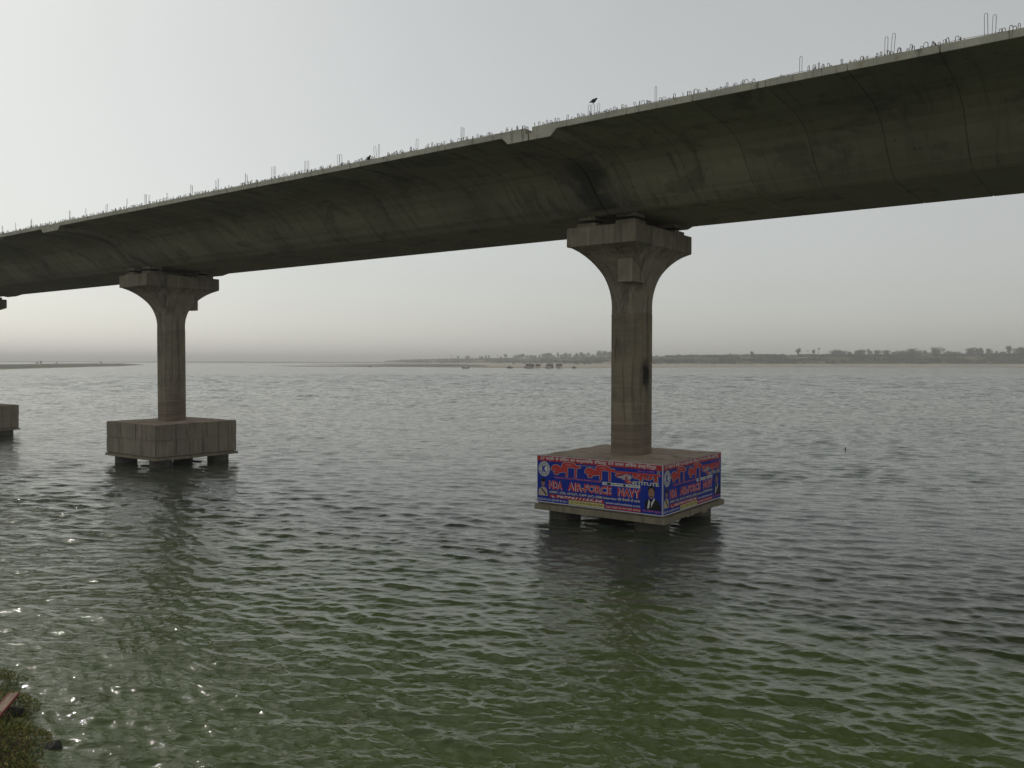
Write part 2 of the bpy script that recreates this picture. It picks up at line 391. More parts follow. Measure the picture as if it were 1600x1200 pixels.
H0 = 564.4
def px(u): return (u - 800)/1306.0         # tan of the azimuth
BU = [590, 620, 700, 800, 900, 1030, 1200, 1400, 1600, 1900, 2300]
B_SH = [1500, 1400, 1120, 1020, 1005, 1150, 1330, 1390, 1430, 1500, 1600]
B_SL = [2900, 2800, 2350, 1900, 1500, 1380, 1440, 1470, 1500, 1570, 1700]
B_SZ = [1.2, 1.5, 1.8, 2.4, 3.2, 4.2, 5.0, 5.4, 5.8, 6, 6]
B_TP = [3300, 3100, 2750, 2450, 2150, 1800, 1660, 1620, 1610, 1700, 1850]
B_TZ = [7, 12, 15.5, 17, 18, 20, 21.5, 22, 23.5, 24, 24]
def bank_height(u, t):
    """u: picture column used only as an azimuth; t: 0 shore .. 1 slope foot .. 2 crest .. 3 far"""
    sh, sl, tp = (np.interp(u, BU, k) for k in (B_SH, B_SL, B_TP)); sz, tz = np.interp(u, BU, B_SZ), np.interp(u, BU, B_TZ)
    Yd = np.where(t < 0, sh + t*60, np.where(t < 1, sh + (sl-sh)*t, np.where(t < 2, sl + (tp-sl)*(t-1), tp + (t-2)*4500)))
    Z = np.where(t < 0, t*1.5, np.where(t < 1, sz*np.clip(t, 0, 1)**.7, np.where(t < 2, sz + (tz-sz)*np.clip(t-1, 0, 1)**.75, tz)))
    return Yd, Z
def vnoise(X, Y, s, seed, oct=4):
    r = np.random.default_rng(seed); o = np.zeros_like(X); a = 1.0
    for k in range(oct):
        for j in range(3):
            th = r.random()*6.283; o += a*np.sin((X*math.cos(th)+Y*math.sin(th))/s + r.random()*6.28 + 1.3*np.sin((X*math.sin(th)-Y*math.cos(th))/s*.7))/3
        s *= .47; a *= .55
    return o
def build_bank():
    u = np.concatenate([np.linspace(590, 1640, 520), np.linspace(1650, 2300, 40)])
    t = np.concatenate([[-1], np.linspace(0, 1, 14), np.linspace(1.04, 2, 34), [2.03, 2.1, 2.25, 2.5, 3]])
    U, T = np.meshgrid(u, t); Yd, Z = bank_height(U, T)
    edge = 18*vnoise(U, U*0, 30, 3); Yd = Yd + np.where(T < 1, edge*(1-np.clip(T, 0, 1)), 0)
    X = Yd*px(U)
    rough = vnoise(X, Yd*.5, 22, 5)
    Z = Z + rough*np.where(T <= 0, 0, np.where(T < 1, .12, 1.1))
    tip = np.clip((U - 590)/14, 0, 1); Z = Z*tip - (1-tip)*1.0
    P = np.stack([X, Yd, Z], -1)
    tag(grid_obj('far_bank', P, M['bank']), 'green far river bank with pale sandy beach under hazy trees', kind='structure')
build_bank()
def strip_land(name, label, pts, mat, seed, back=400, zt=1.0, n=140):
    """pts: (column, near depth, far depth, height)"""
    us = np.array([p[0] for p in pts], float)
    u = np.linspace(us[0], us[-1], n); a = np.interp(u, us, [p[1] for p in pts]); b = np.interp(u, us, [p[2] for p in pts]); h = np.interp(u, us, [p[3] for p in pts])
    t = np.linspace(0, 1, 16); U, T = np.meshgrid(u, t); A = np.tile(a, (16, 1)); B = np.tile(b, (16, 1)); H = np.tile(h, (16, 1))
    A = A + 12*vnoise(U, U*0, 16, seed)
    Yd = A + (B-A)*T; X = Yd*px(U)
    Z = (H*(1+.22*vnoise(X, Yd*.4, 40, seed+1)))*np.clip(np.sin(np.clip(T, 0, 1)*math.pi), 0, 1)**.45 + .0
    Z[0] = -.8; Z[-1] = -.8
    o = grid_obj(name, np.stack([X, Yd, Z], -1), mat); tag(o, label, kind='structure'); return o
strip_land('river_island', 'low grey-green island behind the left pier', [(-420, 640, 1300, 1.5), (-60, 705, 1600, 2.0), (0, 750, 1700, 2.2), (115, 1000, 1900, 2.9), (190, 1280, 2000, 3.0), (224, 1600, 1900, .4)], M['bank3'], 21)
strip_land('sandbar', 'thin pale sandbar in the middle of the river', [(425, 1400, 1420, .1), (470, 1250, 1400, 1.1), (560, 1230, 1380, 1.4), (640, 1200, 1330, 1.3), (700, 1130, 1260, 1.0), (735, 1090, 1150, .2)], M['bank3'], 31)
strip_land('sandbar', 'second sandbar further out, merging with the beach', [(470, 1900, 1950, .2), (540, 1700, 1950, 1.0), (620, 1500, 2000, 1.6), (700, 1300, 2000, 1.9), (760, 1180, 1700, 1.2)], M['bank3'], 41)
strip_land('far_shore', 'faint strip of land on the horizon', [(150, 3600, 4500, 3.0), (300, 3500, 4600, 5.0), (420, 3300, 4600, 5.0), (520, 3300, 4600, 4.0), (640, 3300, 4600, 5.0)], M['bank2'], 51)
strip_land('far_shore', 'land beyond the left island, almost lost in haze', [(-400, 4200, 5600, 6.0), (0, 4200, 5600, 6.0), (160, 4200, 5600, 5.0)], M['bank2'], 61)

# near bank on which the photographer stands
def shore_side(x, y):
    """signed distance inland of the near shoreline (positive = land)"""
    a = Vector((-14.6, 22.9)); b = Vector((-9.6, 16.9)); d = (b-a).normalized()
    return (x-a.x)*(d.y) - (y-a.y)*(d.x)
def near_z(x, y):
    s = -shore_side(x, y) if shore_side(0, -10) < 0 else shore_side(x, y)
    s = s + .5*math.sin(x*.9+y*.3) + .3*math.sin(x*2.3-y*1.7)
    z = -1.0 + .95*min(max(s+1, 0), 1) if s < 0 else .45*min(s, 1.2)/1.2 + max(0, s-1.2)*.62
    return min(z, 6.4 + .3*math.sin(x*.4)*math.sin(y*.5)) + .05*math.sin(x*6.1)*math.sin(y*5.3), s
def build_near():
    xs = np.linspace(-60, 45, 260); ys = np.linspace(-40, 40, 240); P = np.zeros((len(ys), len(xs), 3))
    for j, y in enumerate(ys):
        for i, x in enumerate(xs):
            P[j, i] = (x, y, near_z(x, y)[0])
    m = NT('near_bank_soil'); p = m.pos(); a = m.noise(p, .9, 6, .65); b = m.noise(p, 7, 5, .6)
    c = m.mix(m.ramp(a, .4, .6), (.05, .04, .025), (.03, .035, .014)); c = m.mix(m.math('MULTIPLY', m.ramp(b, .4, .7), .5), c, (.09, .07, .045))
    m.fin(c, .95, m.bump(b, .6, .06), spec=.15)
    tag(grid_obj('near_bank', P[::-1], m.mat), 'weedy earth bank at the near edge of the river', kind='structure')
build_near()

# --------------------------------------------------------------- bridge
SEC = [(-10.38, 18.85), (-10.38, 18.60), (-8.2, 18.53), (-6.9, 18.42), (-6.1, 18.25), (-5.45, 17.95), (-4.95, 17.55),
       (-4.45, 17.05), (-3.75, 16.52), (-3.17, 16.22), (-2.92, 16.15)]
NRM = [(0, 0), (0, -1), (0, -1), (0, -1), (-.25, -.97), (-.5, -.87), (-.66, -.75), (-.7, -.7), (-.66, -.75), (-.3, -.6), (0, 0)]
def ring(x, thick=0.0, drop=0.0, inset=0.0):
    pts = []
    for (n, z), (a, b) in zip(SEC, NRM):
        t = thick*(1.15 if n < -10 else 1.0)
        nn, zz = n + a*t, z + b*t
        if inset:
            nn -= a*inset; zz -= b*inset
            if n < -10: nn += inset
            if n > -3: zz += inset
        if (n, z) == SEC[0]: zz -= drop
        pts.append((nn, zz))
    full = pts + [(.42 - n, z) for n, z in reversed(pts)]
    return [(x, n, z) for n, z in full]
def seg_mesh(name, stations):
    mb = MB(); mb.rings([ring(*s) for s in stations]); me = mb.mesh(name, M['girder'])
    bm = bmesh.new(); bm.from_mesh(me); bmesh.ops.recalc_face_normals(bm, faces=bm.faces); bm.to_mesh(me); bm.free()
    return me
G = .035
def typical(L): return seg_mesh('girder_segment', [(0, 0, 0, .042), (G, 0, 0, 0), (L*.5, 0, 0, 0), (L-G, 0, 0, 0), (L, 0, 0, .042)])
def endseg(L, flip):
    st = [(0, .26, .26, .0), (.15, .26, .26, 0), (.151, .26, 0, 0), (1.10, .26, 0, 0), (1.42, 0, 0, 0), (L-G, 0, 0, 0), (L, 0, 0, .042)]
    if flip: st = [(L-a, b, c, d) for a, b, c, d in reversed(st)]
    return seg_mesh('girder_segment', st)
LE = 1.98
def hairpin(h, w, lean, r=.012):
    mb = MB(); lx, ly = lean
    pts = [(-w/2, 0, -.06), (-w/2 + lx*h, ly*h, h - w/2)]
    for k in range(1, 4):
        a = math.pi - k*math.pi/4
        pts.append((lx*h + math.cos(a)*w/2, ly*h, h - w/2 + math.sin(a)*w/2))
    pts += [(w/2 + lx*h, ly*h, h - w/2), (w/2, 0, -.06)]
    mb.tube(pts, r, 4); return mb
hoop_meshes = [hairpin(rng.uniform(.15, .27), rng.uniform(.06, .13), (rng.uniform(-.35, .35), rng.uniform(-.3, .3))).mesh('rebar_hoop', M['rebar']) for _ in range(10)]
bar_meshes = [hairpin(rng.uniform(.62, .80), rng.uniform(.08, .13), (rng.uniform(-.04, .04), rng.uniform(-.03, .03)), .0085).mesh('starter_bar', M['rebar']) for _ in range(6)]
TALL = [-18.1, -15.13, -12.19, -6.46, -3.59, 3.54, 6.44, 9.13, 12.0, 14.62, 17.43, 20.03, 22.8, 25.49, 28.05, 30.62, 33.25, 35.86, 38.62, 41.06, 47.16, 49.69, 52.22, 55, 57.8, 60.5, 63.3, 66]
TALL += [-21.1, -24.1, -27.1, -30.1, -33.1, -36.1]
def make_span(s0, s1, label, single, nseg=14):
    """girder from station s0 (near end) to s1 (far end); local x runs towards the camera's right"""
    root = empty('bridge_span', bw(s1, 0), BRZ)       # origin at the far end, x towards near end
    tag(root, label, 'bridge', 'concrete box girder spans of the bridge')
    L = s1 - s0; gap = .04
    Lt = (L - 2*LE)/nseg
    tm = typical(Lt)
    a = link(bpy.data.objects.new('girder_segment', endseg(LE-gap, False)), root); a.location = (gap, 0, 0)
    b = link(bpy.data.objects.new('girder_segment', endseg(LE-gap, True)), root); b.location = (L-LE, 0, 0)
    for k in range(nseg):
        o = link(bpy.data.objects.new('girder_segment', tm), root); o.location = (LE + k*Lt, 0, 0)
    far = MB()
    # reinforcement left standing along the unfinished edge
    x = .25
    while x < L - .2:
        s = s1 - x; n_in = rng.choice((3, 3, 4, 4, 5))
        if single is None: break
        if rng.random() < .93:
            for j in range(n_in):
                xx = x + j*.115 + rng.uniform(-.03, .03)
                if xx > L - .1: break
                y = -10.20 + rng.choice((0, 0, .12, .3)) + rng.uniform(-.03, .03)
                if xx < .2 or xx > L - .2: continue
                if single and rng.random() < .9:
                    o = link(bpy.data.objects.new('rebar_hoop', rng.choice(hoop_meshes)), root)
                    o.location = (xx, y, 18.85); o.rotation_euler = (rng.uniform(-.2, .2), rng.uniform(-.25, .25), rng.uniform(0, 3.1))
                else:
                    hm = rng.choice(hoop_meshes); c, sn = math.cos(xx*7), math.sin(xx*7)
                    far.add([(xx + v.co.x*c - v.co.y*sn, y + v.co.x*sn + v.co.y*c, 18.85 + v.co.z) for v in hm.vertices], [tuple(p.vertices) for p in hm.polygons])
        x += rng.uniform(.46, .60)
    if far.v:
        o = far.build('rebar_stubs', M['rebar'], root); o['kind'] = 'stuff'
    if single is not None:
        mb = MB()                                     # a thin top bar tying the hoops
        pts = [(i*L/60 + .0, -10.19 + .02*math.sin(i), 18.93 + .02*math.sin(i*1.7)) for i in range(1, 60)]
        mb.tube(pts, .008, 3); mb.build('tie_bar', M['rebar'], root)
        for s in TALL:
            if s0 + .2 < s < s1 - .2:
                k = 2 if s < -14 else (3 if abs(s + 3.59) < .1 else rng.choice((1, 2, 2, 3)))
                for j in range(k):
                    o = link(bpy.data.objects.new('starter_bar', rng.choice(bar_meshes)), root)
                    o.location = (s1 - s + (j - (k-1)/2)*.2, -10.18 + rng.uniform(-.02, .1), 18.85)
                    o.rotation_euler = (rng.uniform(-.04, .04), rng.uniform(-.05, .05), rng.uniform(-.5, .5))
                    if abs(s - 28.05) < .1: o.rotation_euler.y = (-.45, .0, .5)[j] if k == 3 else (-.45, .5)[j % 2]
                    if abs(s + 3.59) < .1: o.scale = (1, 1, .52/max(v.co.z for v in o.data.vertices)); o.rotation_euler = (0, 0, .4*j)
    return root
make_span(-44.43, -.43, 'nearest box girder span, overhead, reaching out of the picture at right', True)
make_span(-.43, 43.57, 'long girder span between the banner pier and the bare left pier', True)
make_span(43.57, 83.6, 'far girder span left of the bare pier, running out of the picture', False, 13)
make_span(83.6, 124.0, 'farthest girder span at the left, beyond the last visible pier', None, 13)

def flare_ring(z, hx, hy, c):
    """octagon: half sizes hx along, hy across, chamfer c"""
    return [(hx, -hy+c, z), (hx, hy-c, z), (hx-c, hy, z), (-hx+c, hy, z), (-hx, hy-c, z), (-hx, -hy+c, z), (-hx+c, -hy, z), (hx-c, -hy, z)]
def cap_panels(root, mat, nx, ny):
    """formwork bays cast into the four sides of the cap: each its own slightly proud bay"""
    a, b, z0, z1 = 3.68, 3.65, 1.02, 3.56; g = .035
    rows = [(z0, z0+1.28), (z0+1.28, z1)]
    def bays(L, n, seed):
        r = random.Random(seed); cut = [-L] + sorted(-L + 2*L*(i + r.uniform(-.22, .22))/n for i in range(1, n)) + [L]; return list(zip(cut, cut[1:]))
    for sgn in (-1, 1):
        for zi, (q0, q1) in enumerate(rows):
            for c0, c1 in bays(a, nx, zi*3+1):
                mb = MB(); y = sgn*b; dd = rng.uniform(.02, .06)
                mb.box(c0+g, c1-g, min(y, y+sgn*dd), max(y, y+sgn*dd), q0+g, q1-g); mb.build('formwork_bay', mat, root)
            for c0, c1 in bays(b, ny, zi*5+2):
                mb = MB(); x = sgn*a; dd = rng.uniform(.02, .06)
                mb.box(min(x, x+sgn*dd), max(x, x+sgn*dd), c0+g, c1-g, q0+g, q1-g); mb.build('formwork_bay', mat, root)
def make_pier(s, n, label, near):
    root = empty('bridge_pier', bw(s, n), BRZ)
    tag(root, label, 'bridge pier', 'hammerhead piers of the bridge')
    a, b = 3.69, 3.65
    # cap as a block with chipped upper edges
    mb = MB(); mb.box(-a+.02, a-.02, -b+.02, b-.02, 1.0, 3.58); cap = mb.build('pile_cap', M['cap'], root)
    bm = bmesh.new(); bm.from_mesh(cap.data)
    bmesh.ops.subdivide_edges(bm, edges=bm.edges[:], cuts=22, use_grid_fill=True)
    for v in bm.verts:
        if v.co.z > 3.5:
            e = max(abs(v.co.x)/a, abs(v.co.y)/b)
            v.co.z += .018*math.sin(v.co.x*3.1+s)*math.sin(v.co.y*2.7) - (.03*rng.random() if e > .97 else 0)
    bm.to_mesh(cap.data); bm.free()
    if not near: cap_panels(root, M['cap'], 3, 5)
    else: pass
    # projecting soffit planks of precast concrete, some broken away
    ext = .20
    z0, z1 = .68, .97
    def plank(x0, x1, y0, y1, za, zb):
        mb = MB(); mb.box(x0, x1, y0, y1, za, zb); mb.build('soffit_plank', M['ledge'], root)
    if near:
        plank(-a-.06, a+ext, -b-ext, -b+1.0, z0, z1)
        cuts = [-b+1.01, -b+1.9, -b+2.6, -b+3.5, -b+4.5, -b+5.2, b-.9, b+ext]
        offs = [.06, -.02, .10, .02, -.10, .0, .22]; dz = [.0, .03, -.02, .02, -.10, .04, .0]
        for k in range(7):
            plank(-a-offs[k], a+.1, cuts[k]+.012, cuts[k+1]-.012, z0 - .02 + dz[k], z1 - .004*k - .003)
    else:
        y = -b-.11; k = 0
        while y < b-.1:
            y2 = min(y + rng.uniform(.9, 1.5), b+.11); k += 1
            plank(-a-.11+rng.uniform(0, .05), a+.11, y+.01, y2-.01, z0+.06+rng.uniform(-.02, .03), z1-.003*k); y = y2
    for px_ in (-2.6, 2.6):
        for py in (-2.6, 2.6):
            mb = MB(); mb.cyl(px_, py, -3.5, .72, .86, n=28); mb.build('pile', M['pile'], root, smooth=False)
    # shaft with chamfered corners and a construction joint
    sm = M['shaft_near'] if near else M['shaft_far']
    hx, hy, ch = .93, .92, .33
    mb = MB(); mb.rings([flare_ring(3.56, hx+.02, hy+.02, ch), flare_ring(3.9, hx, hy, ch), flare_ring(5.1, hx, hy, ch), flare_ring(5.13, hx-.012, hy-.012, ch), flare_ring(5.16, hx, hy, ch),
                         flare_ring(8.2, hx, hy, ch), flare_ring(8.22, hx-.012, hy-.012, ch), flare_ring(8.24, hx, hy, ch), flare_ring(11.18, hx, hy, ch)])
    mb.build('shaft', sm, root)
    rs = [flare_ring(11.18, hx-.025, hy-.025, ch), flare_ring(11.22, hx-.025, hy-.025, ch), flare_ring(11.221, hx, hy, ch)]
    N_ = 16
    for k in range(1, N_+1):
        t = k/N_; q = (1 - math.sqrt(1 - (.955*t)**2))/(1 - math.sqrt(1 - .955**2))
        rs.append(flare_ring(11.22 + t*(14.58-11.22), hx + (1.93-hx)*q, hy + (3.26-hy)*q, ch + (.62-ch)*t*(1-t)*2 + (.02-ch)*max(0, (t-.6)/.4)))
    X, Y = 1.98, 3.30
    hb = MB(); hb.rings(rs); hd = hb.build('pier_head', M['head'], root)
    tb = MB(); tb.box(-X-.14, X, -Y, Y, 14.585, 15.57); tp = tb.build('head_block', M['head'], root)
    bv = tp.modifiers.new('b', 'BEVEL'); bv.width = .03; bv.segments = 1
    # jacking bracket on the flare
    br = MB()
    if near: br.box(.30, 1.18, -2.15, -.7, 12.72, 13.92)
    else: br.box(-.45, .45, .7, 2.25, 12.9, 13.9)
    bo = br.build('bracket', M['head'], root); bv = bo.modifiers.new('b', 'BEVEL'); bv.width = .03
    # bearings on low plinths
    for x in (-1.15, 1.15):
        for y in (-2.3, 2.3):
            mb = MB(); mb.box(x-.55, x+.55, y-.6, y+.6, 15.57, 15.80); p_ = mb.build('plinth', M['head'], root)
            mb = MB(); mb.cyl(x, y, 15.80, 15.97, .36, n=20); q_ = mb.build('bearing', M['rubber'], root)
            mb = MB(); mb.box(x-.5, x+.5, y-.55, y+.55, 15.97, 16.145); mb.build('bearing_plate', M['head'], root)
    return root
make_pier(0, 0, 'near bridge pier whose pile cap is wrapped in blue banners', True)
make_pier(42.9, -1.0, 'bare concrete bridge pier standing in the river at left', False)
make_pier(83.6, -1.0, 'bridge pier cut off by the left edge of the picture', False)

# -------------------------------------------------------------- banners
def vinyl(name, col, rough=.62):
    m = NT(name); o = m.obj(); n = m.noise(o, .9, 4); f = m.noise(o, 6, 4)
    c = m.mix(m.math('MULTIPLY', m.ramp(f, .45, .75), .18), col, tuple(min(1, x*.7+.05) for x in col))
    return m.fin(c, rough, m.bump(n, .25, .08), spec=.25)
V = {'blue': vinyl('banner_blue', (.006, .030, .33)), 'navy': vinyl('banner_navy', (.012, .018, .12)), 'red': vinyl('banner_red', (.42, .025, .035)),
     'brick': vinyl('letter_red', (.55, .05, .05)), 'white': vinyl('banner_white', (.72, .72, .72)), 'pink': vinyl('letter_pink', (.62, .14, .22)),
     'yellow': vinyl('banner_yellow', (.66, .60, .22)), 'cream': vinyl('letter_cream', (.70, .68, .45)), 'black': vinyl('banner_black', (.012, .012, .014)),
     'orange': vinyl('letter_orange', (.62, .085, .05)), 'skin': vinyl('portrait_skin', (.34, .19, .13)), 'grey': vinyl('banner_grey', (.42, .43, .42)),
     'purple': vinyl('letter_purple', (.38, .13, .30)), 'sash': vinyl('portrait_sash', (.52, .42, .34))}
def text_mesh(txt, key, x, y, w, h, z, bold=0.0, shear=0.0, slant=None):
    """text fitted into the box (x..x+w, y..y+h) of the banner plane"""
    cu = bpy.data.curves.new('t', 'FONT'); cu.body = txt; cu.size = 1; cu.offset = bold; cu.shear = shear
    cu.resolution_u = 2; cu.fill_mode = 'FRONT'
    o = bpy.data.objects.new('t', cu); C.objects.link(o)
    dg = bpy.context.evaluated_depsgraph_get(); me = bpy.data.meshes.new_from_object(o.evaluated_get(dg))
    bpy.data.objects.remove(o); n = len(me.vertices)
    if n == 0: return me
    co = np.zeros(n*3, np.float32); me.vertices.foreach_get('co', co); co = co.reshape(-1, 3)
    mn, mx = co.min(0), co.max(0)
    co[:, 0] = x + (co[:, 0]-mn[0])/(mx[0]-mn[0])*w
    co[:, 1] = y + (co[:, 1]-mn[1])/max(mx[1]-mn[1], 1e-6)*h
    co[:, 2] = z
    me.vertices.foreach_set('co', co.reshape(-1)); me.materials.clear(); me.materials.append(V[key]); me.update()
    return me
def stroke(mb, pts, wd, z, n=None):
    """thick polyline with round ends as quads plus discs"""
    for (x0, y0), (x1, y1) in zip(pts, pts[1:]):
        d = math.hypot(x1-x0, y1-y0)
        if d < 1e-6: continue
        nx, ny = -(y1-y0)/d*wd/2, (x1-x0)/d*wd/2
        mb.add([(x0+nx, y0+ny, z), (x0-nx, y0-ny, z), (x1-nx, y1-ny, z), (x1+nx, y1+ny, z)], [(0, 1, 2, 3)])
        z += .00003
    for x, y in pts:
        z += .00003
        mb.add([(x+math.cos(k*math.pi/5)*wd/2, y+math.sin(k*math.pi/5)*wd/2, z) for k in range(10)], [tuple(range(10))])
def arc(cx, cy, rx, ry, a0, a1, n=9):
    return [(cx+rx*math.cos(R(a0+(a1-a0)*k/n)), cy+ry*math.sin(R(a0+(a1-a0)*k/n))) for k in range(n+1)]
def shri(ox, oy, sx, sy):
    """strokes of the two-stem ligature, unit box 1 x 1"""
    S = []
    S.append(arc(.17, .60, .12, .13, 200, -60))                    # eye of the first loop
    S.append([(.02, .47), (.10, .40), (.24, .44), (.40, .52), (.52, .60)])
    S.append([(.06, .60), (.20, .58), (.36, .60), (.52, .66)])
    S.append([(.12, .20), (.24, .30), (.38, .38), (.54, .42)])     # slanting tail
    S.append([(.12, .20), (.22, .16)])
    S.append([(.55, .06), (.55, .76)])                              # first stem
    S.append([(.86, .04), (.86, .78)])                              # second stem
    S.append([(.40, .78), (1.0, .78)])                              # head line
    S.append(arc(.63, .78, .235, .20, 175, 5, 12))                  # hook over the stems
    return [[(ox+a*sx, oy+b*sy) for a, b in s] for s in S]
def rectm(mb, x0, x1, y0, y1, z): mb.add([(x0, y0, z), (x1, y0, z), (x1, y1, z), (x0, y1, z)], [(0, 1, 2, 3)])
def make_banner(loc, rot, W, H, label):
    """banner lies in local xy (x right, y up), faces +z"""
    root = MB()
    root.box(-.0, W, 0, H, -.012, 0)
    sheet = root.build('banner', V['blue']); sheet.matrix_world = Matrix.Translation(loc) @ rot
    tag(sheet, label, 'banner', 'printed institute banners round the pile cap')
    def part(name, mesh):
        return link(bpy.data.objects.new(name, mesh), sheet)
    def patch(name, key, rects, z):
        mb = MB()
        for r in rects: rectm(mb, *r, z)
        return part(name, mb.mesh(name, V[key]))
    X = lambda u: u*W
    Yv = lambda v: (1-v)*H
    def box(u0, u1, v0, v1): return (X(u0), X(u1), Yv(v1), Yv(v0))
    def txt(name, s, key, u0, u1, v0, v1, z=.008, bold=.01, shear=0):
        return part(name, text_mesh(s, key, X(u0), Yv(v1), X(u1-u0), H*(v1-v0), z, bold, shear))
    e = .035
    patch('white_edge', 'white', [(0, W, 0, e), (0, W, H-e*.6, H), (0, e, e, H-e*.6), (W-e, W, e, H-e*.6)], .012)
    patch('red_strip', 'red', [box(.002, .998, .006, .118)], .004)
    txt('slogan', '27 वर्षो से बिहार का सर्वाधिक रिजल्ट देने वाला डिफेंस इंस्टिट्यूट', 'white', .03, .955, .012, .108, bold=.018)
    # round emblem with a K
    mb = MB(); cx, cy, r = X(.063), Yv(.285), .40
    mb.add([(cx+math.cos(k*math.pi/16)*r*.92, cy+math.sin(k*math.pi/16)*r, .004) for k in range(32)], [tuple(range(32))]); part('emblem', mb.mesh('emblem', V['white']))
    mb = MB()
    for q0, q1, zz in ((.86, .90, .008), (.60, .64, .008)):
        for k in range(32):
            a0, a1 = k*math.pi/16, (k+1)*math.pi/16
            mb.add([(cx+math.cos(a)*r*.92*q, cy+math.sin(a)*r*q, zz) for a, q in ((a0, q0), (a0, q1), (a1, q1), (a1, q0))], [(0, 3, 2, 1)])
    part('emblem_ring', mb.mesh('emblem_ring', V['navy']))
    mb = MB()
    for k in range(22):
        if k % 11 == 0: continue
        a = k*math.pi/11; mb.add([(cx+math.cos(b)*r*.92*q, cy+math.sin(b)*r*q, .008) for b, q in ((a, .69), (a, .81), (a+.14, .81), (a+.14, .69))], [(0, 3, 2, 1)])
    part('emblem_lettering', mb.mesh('emblem_lettering', V['black']))
    part('emblem_letter', text_mesh('K', 'blue', cx-.13, cy-.19, .27, .38, .010, .06))
    # big two-word title
    for nm, (u0, u1, v0, v1) in (('a', (.125, .362, .125, .405)), ('b', (.405, .635, .125, .405))):
        st = shri(X(u0), Yv(v1), X(u1-u0), H*(v1-v0))
        mb = MB(); [stroke(mb, s, .165, .0045) for s in st]; part('title_outline', mb.mesh('title_outline', V['grey']))
        mb = MB(); [stroke(mb, s, .110, .0085) for s in st]; part('title_word', mb.mesh('title_word', V['brick']))
    for key, nm, bold, z in (('grey', 'title_outline', .055, .0045), ('brick', 'title_word', .03, .0095)):
        for g, u0, u1, v0, v1 in (('क' + ('ृ' if key == 'brick' else ''), .642, .775, .205, .42), ('ष', .768, .868, .205, .345), ('ण', .845, .978, .205, .345)):
            o_ = .006 if key == 'grey' else 0
            part(nm, text_mesh(g, key, X(u0-o_), Yv((v1 if len(g) > 1 or key == 'brick' else .345)+o_*2), X(u1-u0+2*o_), H*((v1 if len(g) > 1 or key == 'brick' else .345)-v0+o_*4), z, bold))
    patch('title_bar', 'brick', [box(.62, .985, .195, .222)], .0100)
    txt('since_line', 'Since 1994', 'purple', .815, .94, .135, .175, bold=.02)
    patch('mark_plate', 'grey', [box(.958, .978, .125, .185)], .006); txt('mark_letter', 'R', 'black', .961, .975, .133, .178, .010, .02)
    txt('small_line', '( के जी की फाउण्डेशन )', 'grey', .335, .49, .135, .170, bold=.01)
    txt('institute_line', 'INSTITUTE', 'cream', .742, .972, .365, .430, bold=.03)
    txt('school_line', 'Preparatory School for Defence Academy Guardian', 'pink', .152, .535, .415, .475, bold=.02)
    patch('link_plate', 'white', [box(.545, .835, .440, .500)], .006)
    txt('link_text', 'You        SSK PATNA |     SSK Institute', 'black', .552, .828, .452, .490, .010, .01)
    patch('link_icon', 'black', [box(.582, .612, .450, .492), box(.708, .726, .448, .494)], .010)
    # branches of the forces
    for key, nm, bold, z in (('white', 'heading_outline', .065, .0045), ('brick', 'heading', .030, .0085)):
        for g, u0, u1 in (('NDA', .103, .222), ('AIR-FORCE', .262, .618), ('NAVY', .665, .842)):
            o_ = .006 if key == 'grey' else 0
            part(nm, text_mesh(g, key, X(u0-o_), Yv(.705+o_), X(u1-u0+2*o_), H*(.185+2*o_), z, bold))
    txt('exam_line', 'ARMY, CDS, AFCAT, CAPF (AC) (SSB) Interview की तैयारी के साथ', 'cream', .108, .835, .725, .800, bold=.02)
    patch('phone_strip', 'red', [box(.108, .560, .812, .885)], .004)
    txt('phone_number', '7677411155,56', 'white', .168, .545, .822, .878, bold=.03, shear=.25)
    mb = MB(); stroke(mb, arc(X(.145), Yv(.835), .10, .09, 190, 290, 6), .05, .009); part('phone_icon', mb.mesh('phone_icon', V['white']))
    txt('web_address', 'www.sskinstitute.com', 'white', .570, .835, .832, .878, bold=.015)
    txt('head_office', 'H.O', 'white', .012, .048, .905, .965, bold=.02)
    txt('head_office', '3सी आर के, पूर्वी बोरिंग रोड पटना-1', 'white', .052, .262, .910, .970, bold=.01)
    patch('yellow_strip', 'yellow', [box(.272, .560, .892, .978)], .004)
    txt('branch_line', '1.B.O', 'black', .280, .318, .905, .962, bold=.01)
    txt('branch_line', 'बगल अंटेनी बैंक रोड विद्युत कार्या बिल्डिंग', 'black', .325, .552, .908, .966, bold=.01)
    patch('red_plate', 'red', [box(.566, .842, .900, .978)], .004)
    txt('branch_line', '2.B.O आर्य भट नगर काटी, पटना-8', 'white', .574, .834, .912, .970, bold=.01)
    # two portraits, flat print
    def ell(mb, u, v, rx, ry, z, n=20, a0=0, a1=360):
        cx, cy = X(u), Yv(v); mb.add([(cx+rx*math.cos(R(a0+(a1-a0)*k/n)), cy+ry*math.sin(R(a0+(a1-a0)*k/n)), z) for k in range(n)], [tuple(range(n))])
    def poly(mb, pts, z): mb.add([(X(u), Yv(v), z) for u, v in pts], [tuple(range(len(pts)))])
    mb = MB(); poly(mb, [(.868, .90), (.872, .74), (.897, .68), (.918, .70), (.94, .68), (.968, .71), (.986, .80), (.990, .90)][::-1], .005); ell(mb, .918, .515, .205, .215, .005); part('portrait_suit', mb.mesh('portrait_suit', V['black']))
    mb = MB(); ell(mb, .918, .575, .165, .26, .007); part('portrait_face', mb.mesh('portrait_face', V['skin']))
    mb = MB(); poly(mb, [(.898, .69), (.905, .73), (.914, .76), (.925, .73), (.938, .66), (.944, .69), (.915, .86), (.888, .88)], .008); part('portrait_shirt', mb.mesh('portrait_shirt', V['white']))
